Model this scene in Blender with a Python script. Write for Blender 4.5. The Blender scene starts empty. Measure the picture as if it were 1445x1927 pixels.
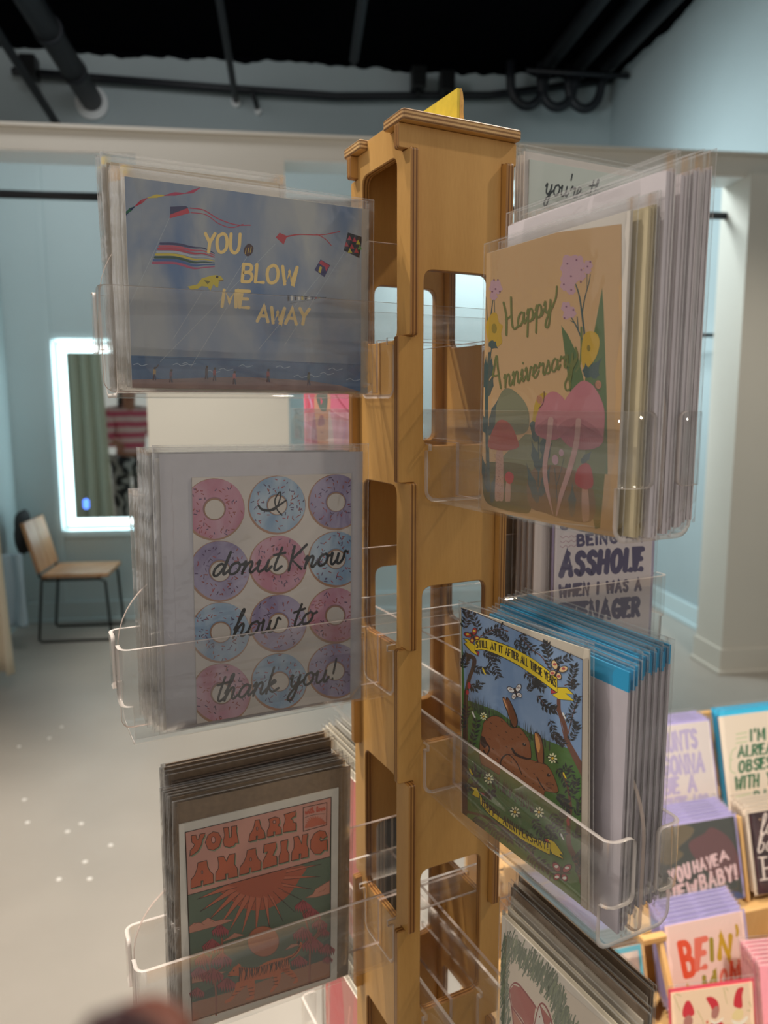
import bpy, bmesh, math, random
import numpy as np
from mathutils import Vector, Matrix, noise
from mathutils.geometry import tessellate_polygon
random.seed(7)
SC = bpy.context.scene
COL = SC.collection
PI = math.pi
Z0 = 1.45                       # eye height above the shop floor; all heights below are relative to it

# ------------------------------------------------------------------ camera, sky, lights, exposure
CX, CY, CZ = -0.2445, -0.4508, 0.0037
YAW, PITCH, ROLL, FPX = map(float, (26.8262, 8.0367, -0.0918, 1430.4))
cam_d = bpy.data.cameras.new('camera')
cam = bpy.data.objects.new('camera', cam_d); COL.objects.link(cam); SC.camera = cam
cam_d.sensor_fit = 'VERTICAL'; cam_d.sensor_height = 36.0
cam_d.lens = FPX / 1927 * 36.0
cam_d.clip_start = 0.005; cam_d.clip_end = 60
_y, _p, _r = (math.radians(v) for v in (YAW, PITCH, ROLL))
_F = Vector((math.sin(_y)*math.cos(_p), math.cos(_y)*math.cos(_p), -math.sin(_p)))
_R = Vector((math.cos(_y), -math.sin(_y), 0)); _U = _R.cross(_F)
_R2 = _R*math.cos(_r) + _U*math.sin(_r); _U2 = -_R*math.sin(_r) + _U*math.cos(_r)
cam.matrix_world = Matrix(((_R2.x, _U2.x, -_F.x, CX), (_R2.y, _U2.y, -_F.y, CY), (_R2.z, _U2.z, -_F.z, CZ+Z0), (0, 0, 0, 1)))
cam_d.dof.use_dof = True; cam_d.dof.focus_distance = 0.46; cam_d.dof.aperture_fstop = cam_d.lens/1000/0.0030

SC.view_settings.view_transform = 'Standard'; SC.view_settings.look = 'None'
SC.view_settings.gamma = 1.0; SC.view_settings.use_curve_mapping = False
SC.view_settings.exposure = 0.5
SC.cycles.transparent_max_bounces = 96; SC.cycles.max_bounces = 7; SC.cycles.diffuse_bounces = 3
SC.cycles.glossy_bounces = 3; SC.cycles.transmission_bounces = 4
SC.cycles.caustics_reflective = False; SC.cycles.caustics_refractive = False
SC.cycles.sample_clamp_indirect = 4.0
SC.cycles.use_denoising = True

world = bpy.data.worlds.new('shop_daylight'); SC.world = world; world.use_nodes = True
_bg = world.node_tree.nodes['Background']
_bg.inputs[0].default_value = (1.0, 0.95, 0.89, 1); _bg.inputs[1].default_value = 0.39

TH = math.radians(-19.8)        # direction of the fitting-room partition
RU = Vector((math.cos(TH), math.sin(TH), 0)); RV = Vector((-math.sin(TH), math.cos(TH), 0))
def room(u, v, z): return Vector((CX, CY, 0)) + RU*u + RV*v + Vector((0, 0, z))
def lamp(name, kind, p, target, power, color, size=0.1, angle=60, blend=0.5, size_y=None):
    d = bpy.data.lights.new(name, kind); d.energy = power; d.color = color
    if kind == 'SPOT': d.spot_size = math.radians(angle); d.spot_blend = blend; d.shadow_soft_size = size
    elif kind == 'AREA':
        d.size = size
        if size_y: d.shape = 'RECTANGLE'; d.size_y = size_y
    else: d.shadow_soft_size = size
    o = bpy.data.objects.new(name, d); COL.objects.link(o)
    p = Vector(p)+Vector((0, 0, Z0)); o.location = p
    if target is not None:
        t = Vector(target)+Vector((0, 0, Z0)); o.rotation_euler = (t-p).to_track_quat('-Z', 'Y').to_euler()
    return o
WARM = (1.0, 0.85, 0.64); COOL = (0.82, 0.96, 1.0); NEUT = (1.0, 0.93, 0.83)
lamp('track_lamp_back_left', 'SPOT', (-1.05, 0.95, 1.98), (-0.02, 0.02, -0.05), 95, NEUT, 0.03, 50)
lamp('track_lamp_front_right', 'SPOT', (1.55, -0.75, 1.75), (0.05, 0, -0.12), 50, WARM, 0.05, 50)
lamp('track_lamp_cards_right', 'SPOT', (1.05, -0.95, 1.7), (0.85, 0.30, -0.78), 175, NEUT, 0.06, 34, 0.7)
lamp('track_lamp_stack_right', 'SPOT', (1.35, 0.95, 1.9), (0.05, -0.12, 0.02), 40, NEUT, 0.05, 36)  # unseen spot, added as backlight for the right-hand card stacks
lamp('track_lamp_floor_left', 'SPOT', room(-0.6, 0.9, 2.45), room(-0.55, 1.6, -1.45), 450, (1.0, 0.91, 0.80), 0.06, 58, 0.8)
lamp('fitting_lamp_left', 'AREA', room(-1.15, 4.15, 1.52), room(-1.3, 5.2, -0.9), 1.8, COOL, 0.35)  # added ambient fill for the left fitting room, hidden behind the beam
lamp('fitting_lamp_right', 'SPOT', room(0.5, 4.55, 1.5), room(2.63, 4.75, -0.45), 120, COOL, 0.12, 44, 0.9)
lamp('fitting_panel_right', 'AREA', room(1.1, 4.5, 1.56), room(2.5, 4.75, -0.3), 26, COOL, 0.5)  # second fill added to lift the right fitting room, no fixture
lamp('track_lamp_wall', 'AREA', room(-0.9, 3.2, 2.5), room(-0.9, 6.2, 1.7), 16, (0.97, 0.98, 1.0), 0.8)  # unseen area fill, added to brighten the wall above the beam
lamp('track_lamp_column_left', 'SPOT', room(-0.4, 1.9, 2.5), room(-0.35, 3.8, -0.65), 290, (1.0, 0.96, 0.86), 0.06, 30, 0.9)  # spot added to brighten the cream column, no fixture
lamp('track_lamp_column_right', 'SPOT', room(1.9, 1.9, 2.5), room(2.42, 3.75, -0.6), 85, (1.0, 0.91, 0.78), 0.06, 34, 0.9)  # added spot without fixture, lifts the right column

# ------------------------------------------------------------------ helpers
def lin(h):
    if isinstance(h, str):
        h = h.lstrip('#'); c = [int(h[i:i+2], 16)/255 for i in (0, 2, 4)]
    else: c = h
    return tuple(v/12.92 if v <= 0.04045 else ((v+0.055)/1.055)**2.4 for v in c)
MATS = {}
def mat(name, col, rough=0.6, metal=0.0, emit=0.0, noise_amt=0.0, noise_scale=20, spec=0.5, bump=0.0, sheen=0.0):
    if name in MATS: return MATS[name]
    m = bpy.data.materials.new(name); m.use_nodes = True; nt = m.node_tree; b = nt.nodes['Principled BSDF']
    c = lin(col) if isinstance(col, str) else col
    b.inputs['Base Color'].default_value = (*c, 1); b.inputs['Roughness'].default_value = rough
    b.inputs['Metallic'].default_value = metal; b.inputs['Specular IOR Level'].default_value = spec
    if emit: b.inputs['Emission Color'].default_value = (*c, 1); b.inputs['Emission Strength'].default_value = emit
    if noise_amt or bump:
        tc = nt.nodes.new('ShaderNodeTexCoord'); n = nt.nodes.new('ShaderNodeTexNoise'); n.inputs['Scale'].default_value = noise_scale
        n.inputs['Detail'].default_value = 5; nt.links.new(tc.outputs['Object'], n.inputs['Vector'])
        if noise_amt:
            r = nt.nodes.new('ShaderNodeValToRGB'); k = noise_amt
            r.color_ramp.elements[0].position = 0.3; r.color_ramp.elements[1].position = 0.7
            r.color_ramp.elements[0].color = (*[v*(1-k) for v in c], 1); r.color_ramp.elements[1].color = (*[min(1, v*(1+k)) for v in c], 1)
            nt.links.new(n.outputs['Fac'], r.inputs['Fac']); nt.links.new(r.outputs['Color'], b.inputs['Base Color'])
        if bump:
            bp = nt.nodes.new('ShaderNodeBump'); bp.inputs['Strength'].default_value = bump; bp.inputs['Distance'].default_value = 0.01
            nt.links.new(n.outputs['Fac'], bp.inputs['Height']); nt.links.new(bp.outputs['Normal'], b.inputs['Normal'])
    MATS[name] = m; return m

def clear_mat(name, tint, gloss_rough, f0, veil=0.0, bump=0.0, bump_scale=30, haze=(0.9, 0.88, 0.86)):
    """clear plastic film or sheet: see-through, with a fresnel sheen and a little milky haze"""
    if name in MATS: return MATS[name]
    m = bpy.data.materials.new(name); m.use_nodes = True; nt = m.node_tree
    for n in list(nt.nodes): nt.nodes.remove(n)
    N = nt.nodes.new; Lk = nt.links.new
    out = N('ShaderNodeOutputMaterial'); tr = N('ShaderNodeBsdfTransparent'); tr.inputs[0].default_value = (*tint, 1)
    gl = N('ShaderNodeBsdfGlossy'); gl.inputs['Roughness'].default_value = gloss_rough; gl.inputs['Color'].default_value = (1, 1, 1, 1)
    fr = N('ShaderNodeLayerWeight'); fr.inputs['Blend'].default_value = 0.5
    pw = N('ShaderNodeMath'); pw.operation = 'POWER'; pw.inputs[1].default_value = 4.5; Lk(fr.outputs['Facing'], pw.inputs[0])
    mp = N('ShaderNodeMath'); mp.operation = 'MULTIPLY_ADD'; mp.inputs[1].default_value = 0.5; mp.inputs[2].default_value = 0.035*f0; mp.use_clamp = True
    mx = N('ShaderNodeMixShader'); Lk(pw.outputs[0], mp.inputs[0]); Lk(mp.outputs[0], mx.inputs[0]); Lk(tr.outputs[0], mx.inputs[1]); Lk(gl.outputs[0], mx.inputs[2])
    last = mx
    if veil:
        df = N('ShaderNodeBsdfDiffuse'); df.inputs[0].default_value = (*haze, 1)
        m2 = N('ShaderNodeMixShader'); m2.inputs[0].default_value = veil; Lk(mx.outputs[0], m2.inputs[1]); Lk(df.outputs[0], m2.inputs[2]); last = m2
    if bump:
        tc = N('ShaderNodeTexCoord'); ns = N('ShaderNodeTexNoise'); ns.inputs['Scale'].default_value = bump_scale; ns.inputs['Detail'].default_value = 2
        ns.inputs['Distortion'].default_value = 1.2
        bp = N('ShaderNodeBump'); bp.inputs['Strength'].default_value = bump; bp.inputs['Distance'].default_value = 0.004
        Lk(tc.outputs['Object'], ns.inputs['Vector']); Lk(ns.outputs['Fac'], bp.inputs['Height'])
        Lk(bp.outputs['Normal'], gl.inputs['Normal']); Lk(bp.outputs['Normal'], fr.inputs['Normal'])
    Lk(last.outputs[0], out.inputs[0]); MATS[name] = m; return m

def wood_mat(name, base, dark, scale=1.0, rough=0.42, ply=None):
    """birch: long faint grain along z; ply = axis index of the sheet thickness for striped edges"""
    if name in MATS: return MATS[name]
    m = bpy.data.materials.new(name); m.use_nodes = True; nt = m.node_tree; b = nt.nodes['Principled BSDF']; N = nt.nodes.new; Lk = nt.links.new
    tc = N('ShaderNodeTexCoord'); mp = N('ShaderNodeMapping'); mp.inputs['Scale'].default_value = (26*scale, 26*scale, 3.2*scale)
    n1 = N('ShaderNodeTexNoise'); n1.inputs['Scale'].default_value = 1.0; n1.inputs['Detail'].default_value = 6; n1.inputs['Distortion'].default_value = 0.6
    mp2 = N('ShaderNodeMapping'); mp2.inputs['Scale'].default_value = (700*scale, 700*scale, 90*scale)
    n2 = N('ShaderNodeTexNoise'); n2.inputs['Scale'].default_value = 1.0; n2.inputs['Detail'].default_value = 2
    Lk(tc.outputs['Object'], mp.inputs[0]); Lk(mp.outputs[0], n1.inputs['Vector']); Lk(tc.outputs['Object'], mp2.inputs[0]); Lk(mp2.outputs[0], n2.inputs['Vector'])
    ad = N('ShaderNodeMath'); ad.operation = 'MULTIPLY_ADD'; ad.inputs[1].default_value = 0.28; Lk(n2.outputs['Fac'], ad.inputs[0]); Lk(n1.outputs['Fac'], ad.inputs[2])
    r = N('ShaderNodeValToRGB'); r.color_ramp.elements[0].position = 0.38; r.color_ramp.elements[1].position = 0.85
    r.color_ramp.elements[0].color = (*lin(dark), 1); r.color_ramp.elements[1].color = (*lin(base), 1); Lk(ad.outputs[0], r.inputs[0])
    col = r.outputs['Color']
    if ply is not None:
        sx = N('ShaderNodeSeparateXYZ'); Lk(tc.outputs['Object'], sx.inputs[0])
        w = N('ShaderNodeMath'); w.operation = 'MULTIPLY'; w.inputs[1].default_value = 2*PI/0.0024; Lk(sx.outputs[ply], w.inputs[0])
        s = N('ShaderNodeMath'); s.operation = 'SINE'; Lk(w.outputs[0], s.inputs[0])
        r2 = N('ShaderNodeValToRGB'); r2.color_ramp.elements[0].position = 0.35; r2.color_ramp.elements[1].position = 0.6
        r2.color_ramp.elements[0].color = (0.42, 0.34, 0.27, 1); r2.color_ramp.elements[1].color = (1, 1, 1, 1)
        a2 = N('ShaderNodeMath'); a2.operation = 'MULTIPLY_ADD'; a2.inputs[1].default_value = 0.5; a2.inputs[2].default_value = 0.5; Lk(s.outputs[0], a2.inputs[0]); Lk(a2.outputs[0], r2.inputs[0])
        mm = N('ShaderNodeMix'); mm.data_type = 'RGBA'; mm.blend_type = 'MULTIPLY'; mm.inputs[0].default_value = 1
        Lk(col, mm.inputs[6]); Lk(r2.outputs[0], mm.inputs[7]); col = mm.outputs[2]
    Lk(col, b.inputs['Base Color']); b.inputs['Roughness'].default_value = rough
    MATS[name] = m; return m

def link(name, bm, mats, parent=None, smooth=False, recalc=True):
    if recalc: bmesh.ops.recalc_face_normals(bm, faces=bm.faces)
    me = bpy.data.meshes.new(name); bm.to_mesh(me); bm.free()
    for m in (mats if isinstance(mats, (list, tuple)) else [mats]): me.materials.append(m)
    if smooth:
        for p in me.polygons: p.use_smooth = True
    o = bpy.data.objects.new(name, me); COL.objects.link(o)
    if parent is not None: o.parent = parent
    return o
def tag(o, label=None, cat=None, group=None, kind=None):
    if label: o['label'] = label
    if cat: o['category'] = cat
    if group: o['group'] = group
    if kind: o['kind'] = kind
    return o
def thing(name, label, cat, loc=(0, 0, 0), rot=(0, 0, 0), group=None):
    o = bpy.data.objects.new(name, None); COL.objects.link(o); o.empty_display_size = 0.02
    o.location = Vector(loc)+Vector((0, 0, Z0)); o.rotation_euler = rot
    return tag(o, label, cat, group)
def place(o, loc=(0, 0, 0), rot=(0, 0, 0)):
    o.location = Vector(loc)+Vector((0, 0, Z0)); o.rotation_euler = rot; return o
def copy_thing(root, label, loc, rot=None, group=None):
    r = root.copy(); COL.objects.link(r); r.location = Vector(loc)+Vector((0, 0, Z0)); r['label'] = label
    if rot is not None: r.rotation_euler = rot
    if group: r['group'] = group
    for ch in list(root.children):
        c = ch.copy(); COL.objects.link(c); c.parent = r
        for g in ch.children:
            d = g.copy(); COL.objects.link(d); d.parent = c
    return r
def box(bm, x0, x1, y0, y1, z0, z1, mi=0, M=None):
    vs = [bm.verts.new((x, y, z)) for x in (x0, x1) for y in (y0, y1) for z in (z0, z1)]
    if M is not None:
        for v in vs: v.co = M @ v.co
    fs = []
    for q in ((0, 1, 3, 2), (4, 6, 7, 5), (0, 4, 5, 1), (2, 3, 7, 6), (0, 2, 6, 4), (1, 5, 7, 3)):
        f = bm.faces.new([vs[i] for i in q]); f.material_index = mi; fs.append(f)
    return fs
def bbox(bm, x0, x1, y0, y1, z0, z1, bev=0.004, seg=2, mi=0, M=None):
    t = bmesh.new(); box(t, x0, x1, y0, y1, z0, z1)
    bmesh.ops.recalc_face_normals(t, faces=t.faces)
    bmesh.ops.bevel(t, geom=t.edges[:], offset=bev, segments=seg, affect='EDGES', profile=0.5)
    merge(bm, t, mi, M)
def merge(bm, t, mi=0, M=None):
    mp = {}
    for v in t.verts: mp[v] = bm.verts.new(M @ v.co if M is not None else v.co)
    for f in t.faces:
        try: nf = bm.faces.new([mp[v] for v in f.verts]); nf.material_index = mi; nf.smooth = f.smooth
        except ValueError: pass
    t.free()
def tube(bm, pts, r, seg=10, mi=0, cap=True):
    pts = [Vector(p) for p in pts]; rs = r if isinstance(r, (list, tuple)) else [r]*len(pts)
    rings = []; up = Vector((0, 0, 1)); prev = None
    for i, p in enumerate(pts):
        d = (pts[min(i+1, len(pts)-1)]-pts[max(i-1, 0)]).normalized()
        if prev is None:
            a = d.cross(up)
            if a.length < 1e-3: a = d.cross(Vector((1, 0, 0)))
            a.normalize()
        else:
            a = prev - d*prev.dot(d)
            a.normalize()
        prev = a; b = d.cross(a)
        rings.append([bm.verts.new(p+(a*math.cos(k*2*PI/seg)+b*math.sin(k*2*PI/seg))*rs[i]) for k in range(seg)])
    for i in range(len(rings)-1):
        for k in range(seg):
            f = bm.faces.new((rings[i][k], rings[i][(k+1) % seg], rings[i+1][(k+1) % seg], rings[i+1][k])); f.material_index = mi; f.smooth = True
    if cap:
        for rg in (rings[0], rings[-1]):
            f = bm.faces.new(rg); f.material_index = mi
def fillet(poly, r, seg=4):
    """round every corner of a closed 2-D polygon; r is a number or a list"""
    out = []; n = len(poly)
    for i in range(n):
        ri = r[i] if isinstance(r, (list, tuple)) else r
        p0, p, p1 = Vector(poly[i-1]), Vector(poly[i]), Vector(poly[(i+1) % n])
        if ri <= 0: out.append(tuple(p)); continue
        a = (p0-p); b = (p1-p); ri = min(ri, a.length*0.49, b.length*0.49); a.normalize(); b.normalize()
        for k in range(seg+1):
            t = k/seg; q = (p+a*ri)*(1-t)**2 + p*2*t*(1-t) + (p+b*ri)*t*t; out.append((q.x, q.y))
    return out
def offset_loop(L, d):
    n = len(L); A = sum(L[i][0]*L[(i+1) % n][1]-L[(i+1) % n][0]*L[i][1] for i in range(n)); s = 1 if A > 0 else -1
    out = []
    for i in range(n):
        p0, p, p1 = Vector(L[i-1]), Vector(L[i]), Vector(L[(i+1) % n])
        a = (p-p0); b = (p1-p)
        if a.length < 1e-9 or b.length < 1e-9: out.append(tuple(p)); continue
        a.normalize(); b.normalize(); n1 = Vector((-a.y, a.x))*s; n2 = Vector((-b.y, b.x))*s
        m = n1+n2
        if m.length < 1e-6: m = n1
        m.normalize(); k = d/max(0.4, m.dot(n1)); out.append(tuple(p+m*k))
    return out
def sheet(bm, outer, holes, t, to3, chamfer=0.0006, mf=0, me=1):
    """a flat board: outline + holes in 2-D, thickness t, mapped to 3-D by to3(s, z, depth)"""
    loops = [outer]+list(holes); sides = []
    for li, L in enumerate(loops):
        inner = offset_loop(L, chamfer if li == 0 else -chamfer)
        sides.append([(inner, 0), (L, chamfer), (L, t-chamfer), (inner, t)])
    def mk(L, d): return [bm.verts.new(to3(x, z, d)) for x, z in L]
    rings = [[mk(L, d) for L, d in s] for s in sides]
    for lr in rings:
        for k in range(3):
            a, b = lr[k], lr[k+1]; n = len(a)
            for i in range(n):
                f = bm.faces.new((a[i], a[(i+1) % n], b[(i+1) % n], b[i])); f.material_index = me
    for ci in (0, 3):
        pol = [[Vector((x, z, 0)) for x, z in s[ci][0]] for s in sides]
        flat = [v for lr in rings for v in lr[ci]]
        for tri in tessellate_polygon(pol):
            try: f = bm.faces.new([flat[i] for i in tri]); f.material_index = mf
            except ValueError: pass

# ------------------------------------------------------------------ the room
ROOM_ROT = (0, 0, TH)
def rplace(o): return place(o, (CX, CY, 0), ROOM_ROT)
def rbox(name, dims, m, bev=0.0, struct=True):
    bm = bmesh.new()
    for d in dims:
        if bev: bbox(bm, *d, bev=bev)
        else: box(bm, *d)
    o = rplace(link(name, bm, m))
    if struct: o['kind'] = 'structure'
    return o
M_FLOOR = mat('polished_concrete', '#b3aba1', 0.42, noise_amt=0.07, noise_scale=2.5, bump=0.02)
M_TEAL = mat('teal_grey_paint', '#a9b5b7', 0.7, noise_amt=0.02, noise_scale=3)
M_CREAM = mat('cream_paint', '#d8d2c6', 0.65, noise_amt=0.015, noise_scale=3)
M_BLACKP = mat('black_ceiling_paint', '#05060a', 1.0, noise_amt=0.2, noise_scale=6, spec=0.03)
M_PALE = mat('pale_blue_paint', '#c6d6d8', 0.65, noise_amt=0.015, noise_scale=3)
M_PIPE = mat('black_painted_pipe', '#1c1f25', 0.5)
M_BLKMETAL = mat('black_powder_metal', '#141617', 0.4, metal=0.3)
rbox('floor', [(-7, 4.2, -4, 7, -1.5, -1.45)], M_FLOOR)
rbox('ceiling', [(-7, 4.2, 0.9, 7, 2.62, 2.7)], M_BLACKP)
rbox('wall_back', [(-7, 2.73, 6.29, 6.4, -1.45, 2.62)], M_TEAL)
rbox('wall_right', [(2.63, 2.75, -1.5, 6.29, -1.45, 2.62)], M_TEAL)
rbox('wall_fitting_back', [(-1.9, 2.63, 5.236, 5.30, -1.45, 1.66)], M_PALE)
rbox('wall_fitting_left', [(-1.90, -1.80, 3.96, 5.236, -1.45, 1.66)], M_PALE)
rbox('wall_fitting_divider', [(-0.40, -0.32, 3.96, 5.236, -1.45, 1.2)], M_PALE)
rbox('wall_front_left', [(-7, -1.80, 3.775, 3.96, -1.45, 1.14)], M_CREAM)
o = rbox('trim_1', [(-7, 2.63, 3.775, 3.96, 1.14, 1.235), (-7, 2.63, 3.755, 3.96, 1.235, 1.25)], M_CREAM)
rbox('wall_column_left', [(-0.674, -0.001, 3.775, 3.96, -1.45, 1.14)], M_CREAM)
rbox('wall_column_right', [(2.30, 2.63, 3.72, 3.98, -1.45, 1.14)], M_CREAM)
rbox('baseboard_column', [(2.288, 2.63, 3.708, 3.99, -1.45, -1.31), (2.275, 2.63, 3.695, 4.0, -1.45, -1.428), (-0.69, 0.012, 3.76, 3.975, -1.45, -1.31)], M_CREAM, 0.004)
rbox('baseboard_back', [(-1.80, 2.63, 5.216, 5.236, -1.45, -1.31), (-1.80, 2.63, 5.20, 5.236, -1.45, -1.425)], M_PALE, 0.004)
rbox('baseboard_right', [(2.60, 2.63, 3.98, 5.236, -1.45, -1.31), (2.585, 2.63, 3.98, 5.236, -1.45, -1.42)], M_PALE, 0.004)
rbox('trim_2', [(-1.56, -1.515, 5.222, 5.236, -1.31, 1.66), (-1.515, -0.40, 5.222, 5.236, 0.425, 0.47), (-1.515, -0.40, 5.222, 5.236, -0.87, -0.825)], M_PALE, 0.002)
rbox('trim_3', [(-1.80, -1.788, 4.55, 4.60, -1.45, 1.66)], M_PALE)
rbox('trim_5', [(-1.80, -0.674, 3.78, 3.96, 1.133, 1.14), (-0.001, 2.30, 3.78, 3.96, 1.133, 1.14)], mat('white_reveal_paint', '#f4f6f6', 0.5))  # white strip stands in for lamplight on the beam's underside
# the ragged lower edge of the sprayed black ceiling paint
bm = bmesh.new(); xs = [-3.2+i*0.03 for i in range(196)]; low = []
for i, x in enumerate(xs): low.append(2.60-0.05*noise.noise((x*1.3, 2.2, 0))-0.03*noise.noise((x*9, 0.3, 1))-0.012*random.random())
for i in range(len(xs)-1):
    vs = [bm.verts.new(p) for p in ((xs[i], 6.286, low[i]), (xs[i+1], 6.286, low[i+1]), (xs[i+1], 6.286, 2.625), (xs[i], 6.286, 2.625))]
    bm.faces.new(vs)
for i in range(150):
    y0 = 1.2+i*0.034; a = 2.57-0.05*noise.noise((y0*1.6, 7.2, 0))-0.02*noise.noise((y0*9, 0.3, 4)); b = 2.57-0.05*noise.noise(((y0+.034)*1.6, 7.2, 0))-0.02*noise.noise(((y0+.034)*9, 0.3, 4))
    bm.faces.new([bm.verts.new(p) for p in ((2.627, y0, a), (2.627, y0+0.034, b), (2.627, y0+0.034, 2.625), (2.627, y0, 2.625))])
bmesh.ops.remove_doubles(bm, verts=bm.verts, dist=1e-5)
o = rplace(link('trim_4', bm, M_BLACKP)); o['kind'] = 'structure'

# pipes, rails and spotlights under the ceiling
def rpipe(name, label, cat, pts, r, m=M_PIPE, collars=(), esc=None, group=None, seg=14):
    bm = bmesh.new(); tube(bm, pts, r, seg)
    o = rplace(link(name, bm, m)); tag(o, label, cat, group)
    for (p, q, rr) in collars:
        b2 = bmesh.new(); tube(b2, (p, q), rr, seg); link('pipe_collar', b2, m, o)
    if esc:
        b2 = bmesh.new(); tube(b2, (Vector(esc)+Vector((0, -0.03, 0)), Vector(esc)), r*1.5, 18); c = link('wall_escutcheon', b2, mat('white_plaster', '#e8ebea', 0.7), o); c['label'] = 'white patch where the pipe meets the wall'
    return o
rpipe('drain_pipe', 'thick black pipe with couplings running into the back wall at left', 'pipe', [(-1.42, 1.0, 2.36), (-1.42, 6.28, 2.255)], 0.08,
      collars=[((-1.42, y, 2.36-0.02*(y-1)), (-1.42, y+0.06, 2.36-0.02*(y+.06-1)), 0.09) for y in (3.6, 4.4, 5.2, 5.75)], esc=(-1.42, 6.288, 2.24))
rpipe('sprinkler_pipe', 'long black sprinkler pipe running across the upper back wall', 'pipe', [(-1.95, 6.2, 2.405), (-0.5, 6.2, 2.36), (0.4, 6.2, 2.34), (1.6, 6.2, 2.40), (2.6, 6.2, 2.56)], 0.028)
rpipe('conduit', 'thin black conduit left of the tower ending in a white wall patch', 'pipe', [(-0.36, 1.0, 2.48), (-0.36, 6.28, 2.30)], 0.024, esc=(-0.36, 6.288, 2.29))
rpipe('conduit', 'short black pipe stub beside a white wall patch under the long pipe', 'pipe', [(-0.23, 6.15, 2.33), (-0.195, 6.285, 2.235)], 0.016, esc=(-0.195, 6.288, 2.23))
rpipe('lighting_track', 'black lighting track pointing at the wooden tower top', 'lighting track', [(0.42, 1.0, 2.5), (0.46, 5.3, 2.22)], 0.03, seg=4)
rpipe('conduit', 'thin black rod crossing the upper left corner down to the beam', 'pipe', [(-1.62, 1.4, 2.5), (-1.64, 6.2, 2.02)], 0.028)
rpipe('conduit', 'black rod stub at the far upper left corner', 'pipe', [(-2.05, 3.0, 2.45), (-1.98, 5.2, 2.1)], 0.025)
for k, (u0, lab) in enumerate(((2.0, 'leftmost'), (2.24, 'middle'), (2.46, 'rightmost'))):
    cx_ = u0; pts = [(u0+0.05, 1.4, 2.56), (u0, 6.02, 2.56)]
    bm = bmesh.new(); tube(bm, pts, 0.055, 14)
    o = rplace(link('refrigerant_pipe', bm, M_PIPE)); tag(o, 'black insulated pipe of the right ceiling bundle, %s of the three' % lab, 'pipe', 'insulated pipes on the ceiling at right')
    lp = [(u0+0.02, 6.02, 2.54)]
    for i in range(15):
        a = PI*i/14; lp.append((u0-0.02-0.13*(1-math.cos(a)), 6.03, 2.44-0.17*math.sin(a)))
    lp.append((u0-0.28, 6.03, 2.58)); b2 = bmesh.new(); tube(b2, lp, 0.035, 12); link('pipe_bend', b2, M_PIPE, o)
rpipe('pipe_hanger', 'black trapeze bar under the insulated pipes', 'pipe hanger', [(1.80, 5.9, 2.47), (2.60, 5.9, 2.47)], 0.022, seg=4)
def can_light(u, v, z, lab):
    bm = bmesh.new(); bbox(bm, u-0.055, u+0.055, v-0.06, v+0.06, z-0.08, z+0.07, 0.008)
    o = rplace(link('spotlight', bm, M_BLKMETAL)); tag(o, lab, 'spotlight', 'black spotlights on the back wall')
    b2 = bmesh.new(); tube(b2, ((u, v, z-0.08), (u, v+0.02, z-0.14)), 0.015, 8); link('mounting_stem', b2, M_BLKMETAL, o)
can_light(1.02, 6.1, 2.46, 'black box spotlight just left of the yellow sign'); can_light(1.24, 6.1, 2.44, 'black box spotlight mostly hidden behind the yellow sign')
can_light(-1.80, 6.1, 2.40, 'black box spotlight at the left end of the long pipe')

# fitting rooms: rods, mirror, chair, curtain
rpipe('curtain_rod', 'straight black curtain rod across the left fitting room opening', 'curtain rod', [(-1.80, 3.93, 0.985), (-0.66, 3.93, 0.985)], 0.019)
rpipe('curtain_rod', 'straight black curtain rod across the right fitting room opening', 'curtain rod', [(-0.01, 3.93, 0.985), (2.31, 3.93, 0.985)], 0.019)
o = rpipe('hanging_rail', 'short dark rail sticking out of the right fitting room wall', 'rail', [(2.62, 4.46, 0.42), (2.45, 4.46, 0.42), (2.42, 5.15, 0.42)], 0.012)
b2 = bmesh.new(); tube(b2, ((2.615, 4.46, 0.42), (2.63, 4.46, 0.42)), 0.045, 14); link('wall_flange', b2, M_PIPE, o)
o = rpipe('coat_hook', 'small dark coat hook on the left fitting room wall', 'hook', [(-1.79, 4.35, 0.36), (-1.71, 4.35, 0.36), (-1.69, 4.35, 0.39)], 0.010)

mr = thing('lit_mirror', 'rectangular wall mirror with a glowing white light border', 'mirror', (CX, CY, 0), ROOM_ROT)
u0, u1, z0, z1 = -1.487, -0.74, -0.807, 0.407
bm = bmesh.new()
box(bm, u0, u1, 5.20, 5.236, z0, z1)
link('mirror_frame', bm, mat('dark_green_metal', '#4a5a50', 0.4, metal=0.6), mr)
bm = bmesh.new(); e = 0.008
def ring(bm, a, b, c, d, w, y, mi=0):
    for q in ((a, b, c, c+w), (a, b, d-w, d), (a, a+w, c+w, d-w), (b-w, b, c+w, d-w)):
        bm.faces.new([bm.verts.new(p) for p in ((q[0], y, q[2]), (q[1], y, q[2]), (q[1], y, q[3]), (q[0], y, q[3]))])
ring(bm, u0+0.022, u1-0.022, z0+0.022, z1-0.022, 0.042, 5.1965)
link('light_band', bm, mat('led_band', (0.80, 0.97, 1.0), 0.5, emit=3.0), mr)
bm = bmesh.new(); ea, eb = 5.214, 5.230
for a, b in (((u0-.002, z0-.002), (u1+.002, z0-.002)), ((u1+.002, z0-.002), (u1+.002, z1+.002)), ((u1+.002, z1+.002), (u0-.002, z1+.002)), ((u0-.002, z1+.002), (u0-.002, z0-.002))):
    bm.faces.new([bm.verts.new(p) for p in ((a[0], ea, a[1]), (b[0], ea, b[1]), (b[0], eb, b[1]), (a[0], eb, a[1]))])
link('back_glow_strip', bm, mat('led_back_glow', (0.75, 0.95, 1.0), 0.5, emit=9.0), mr)  # unseen glowing strip added so the mirror lights the wall around it
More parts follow.
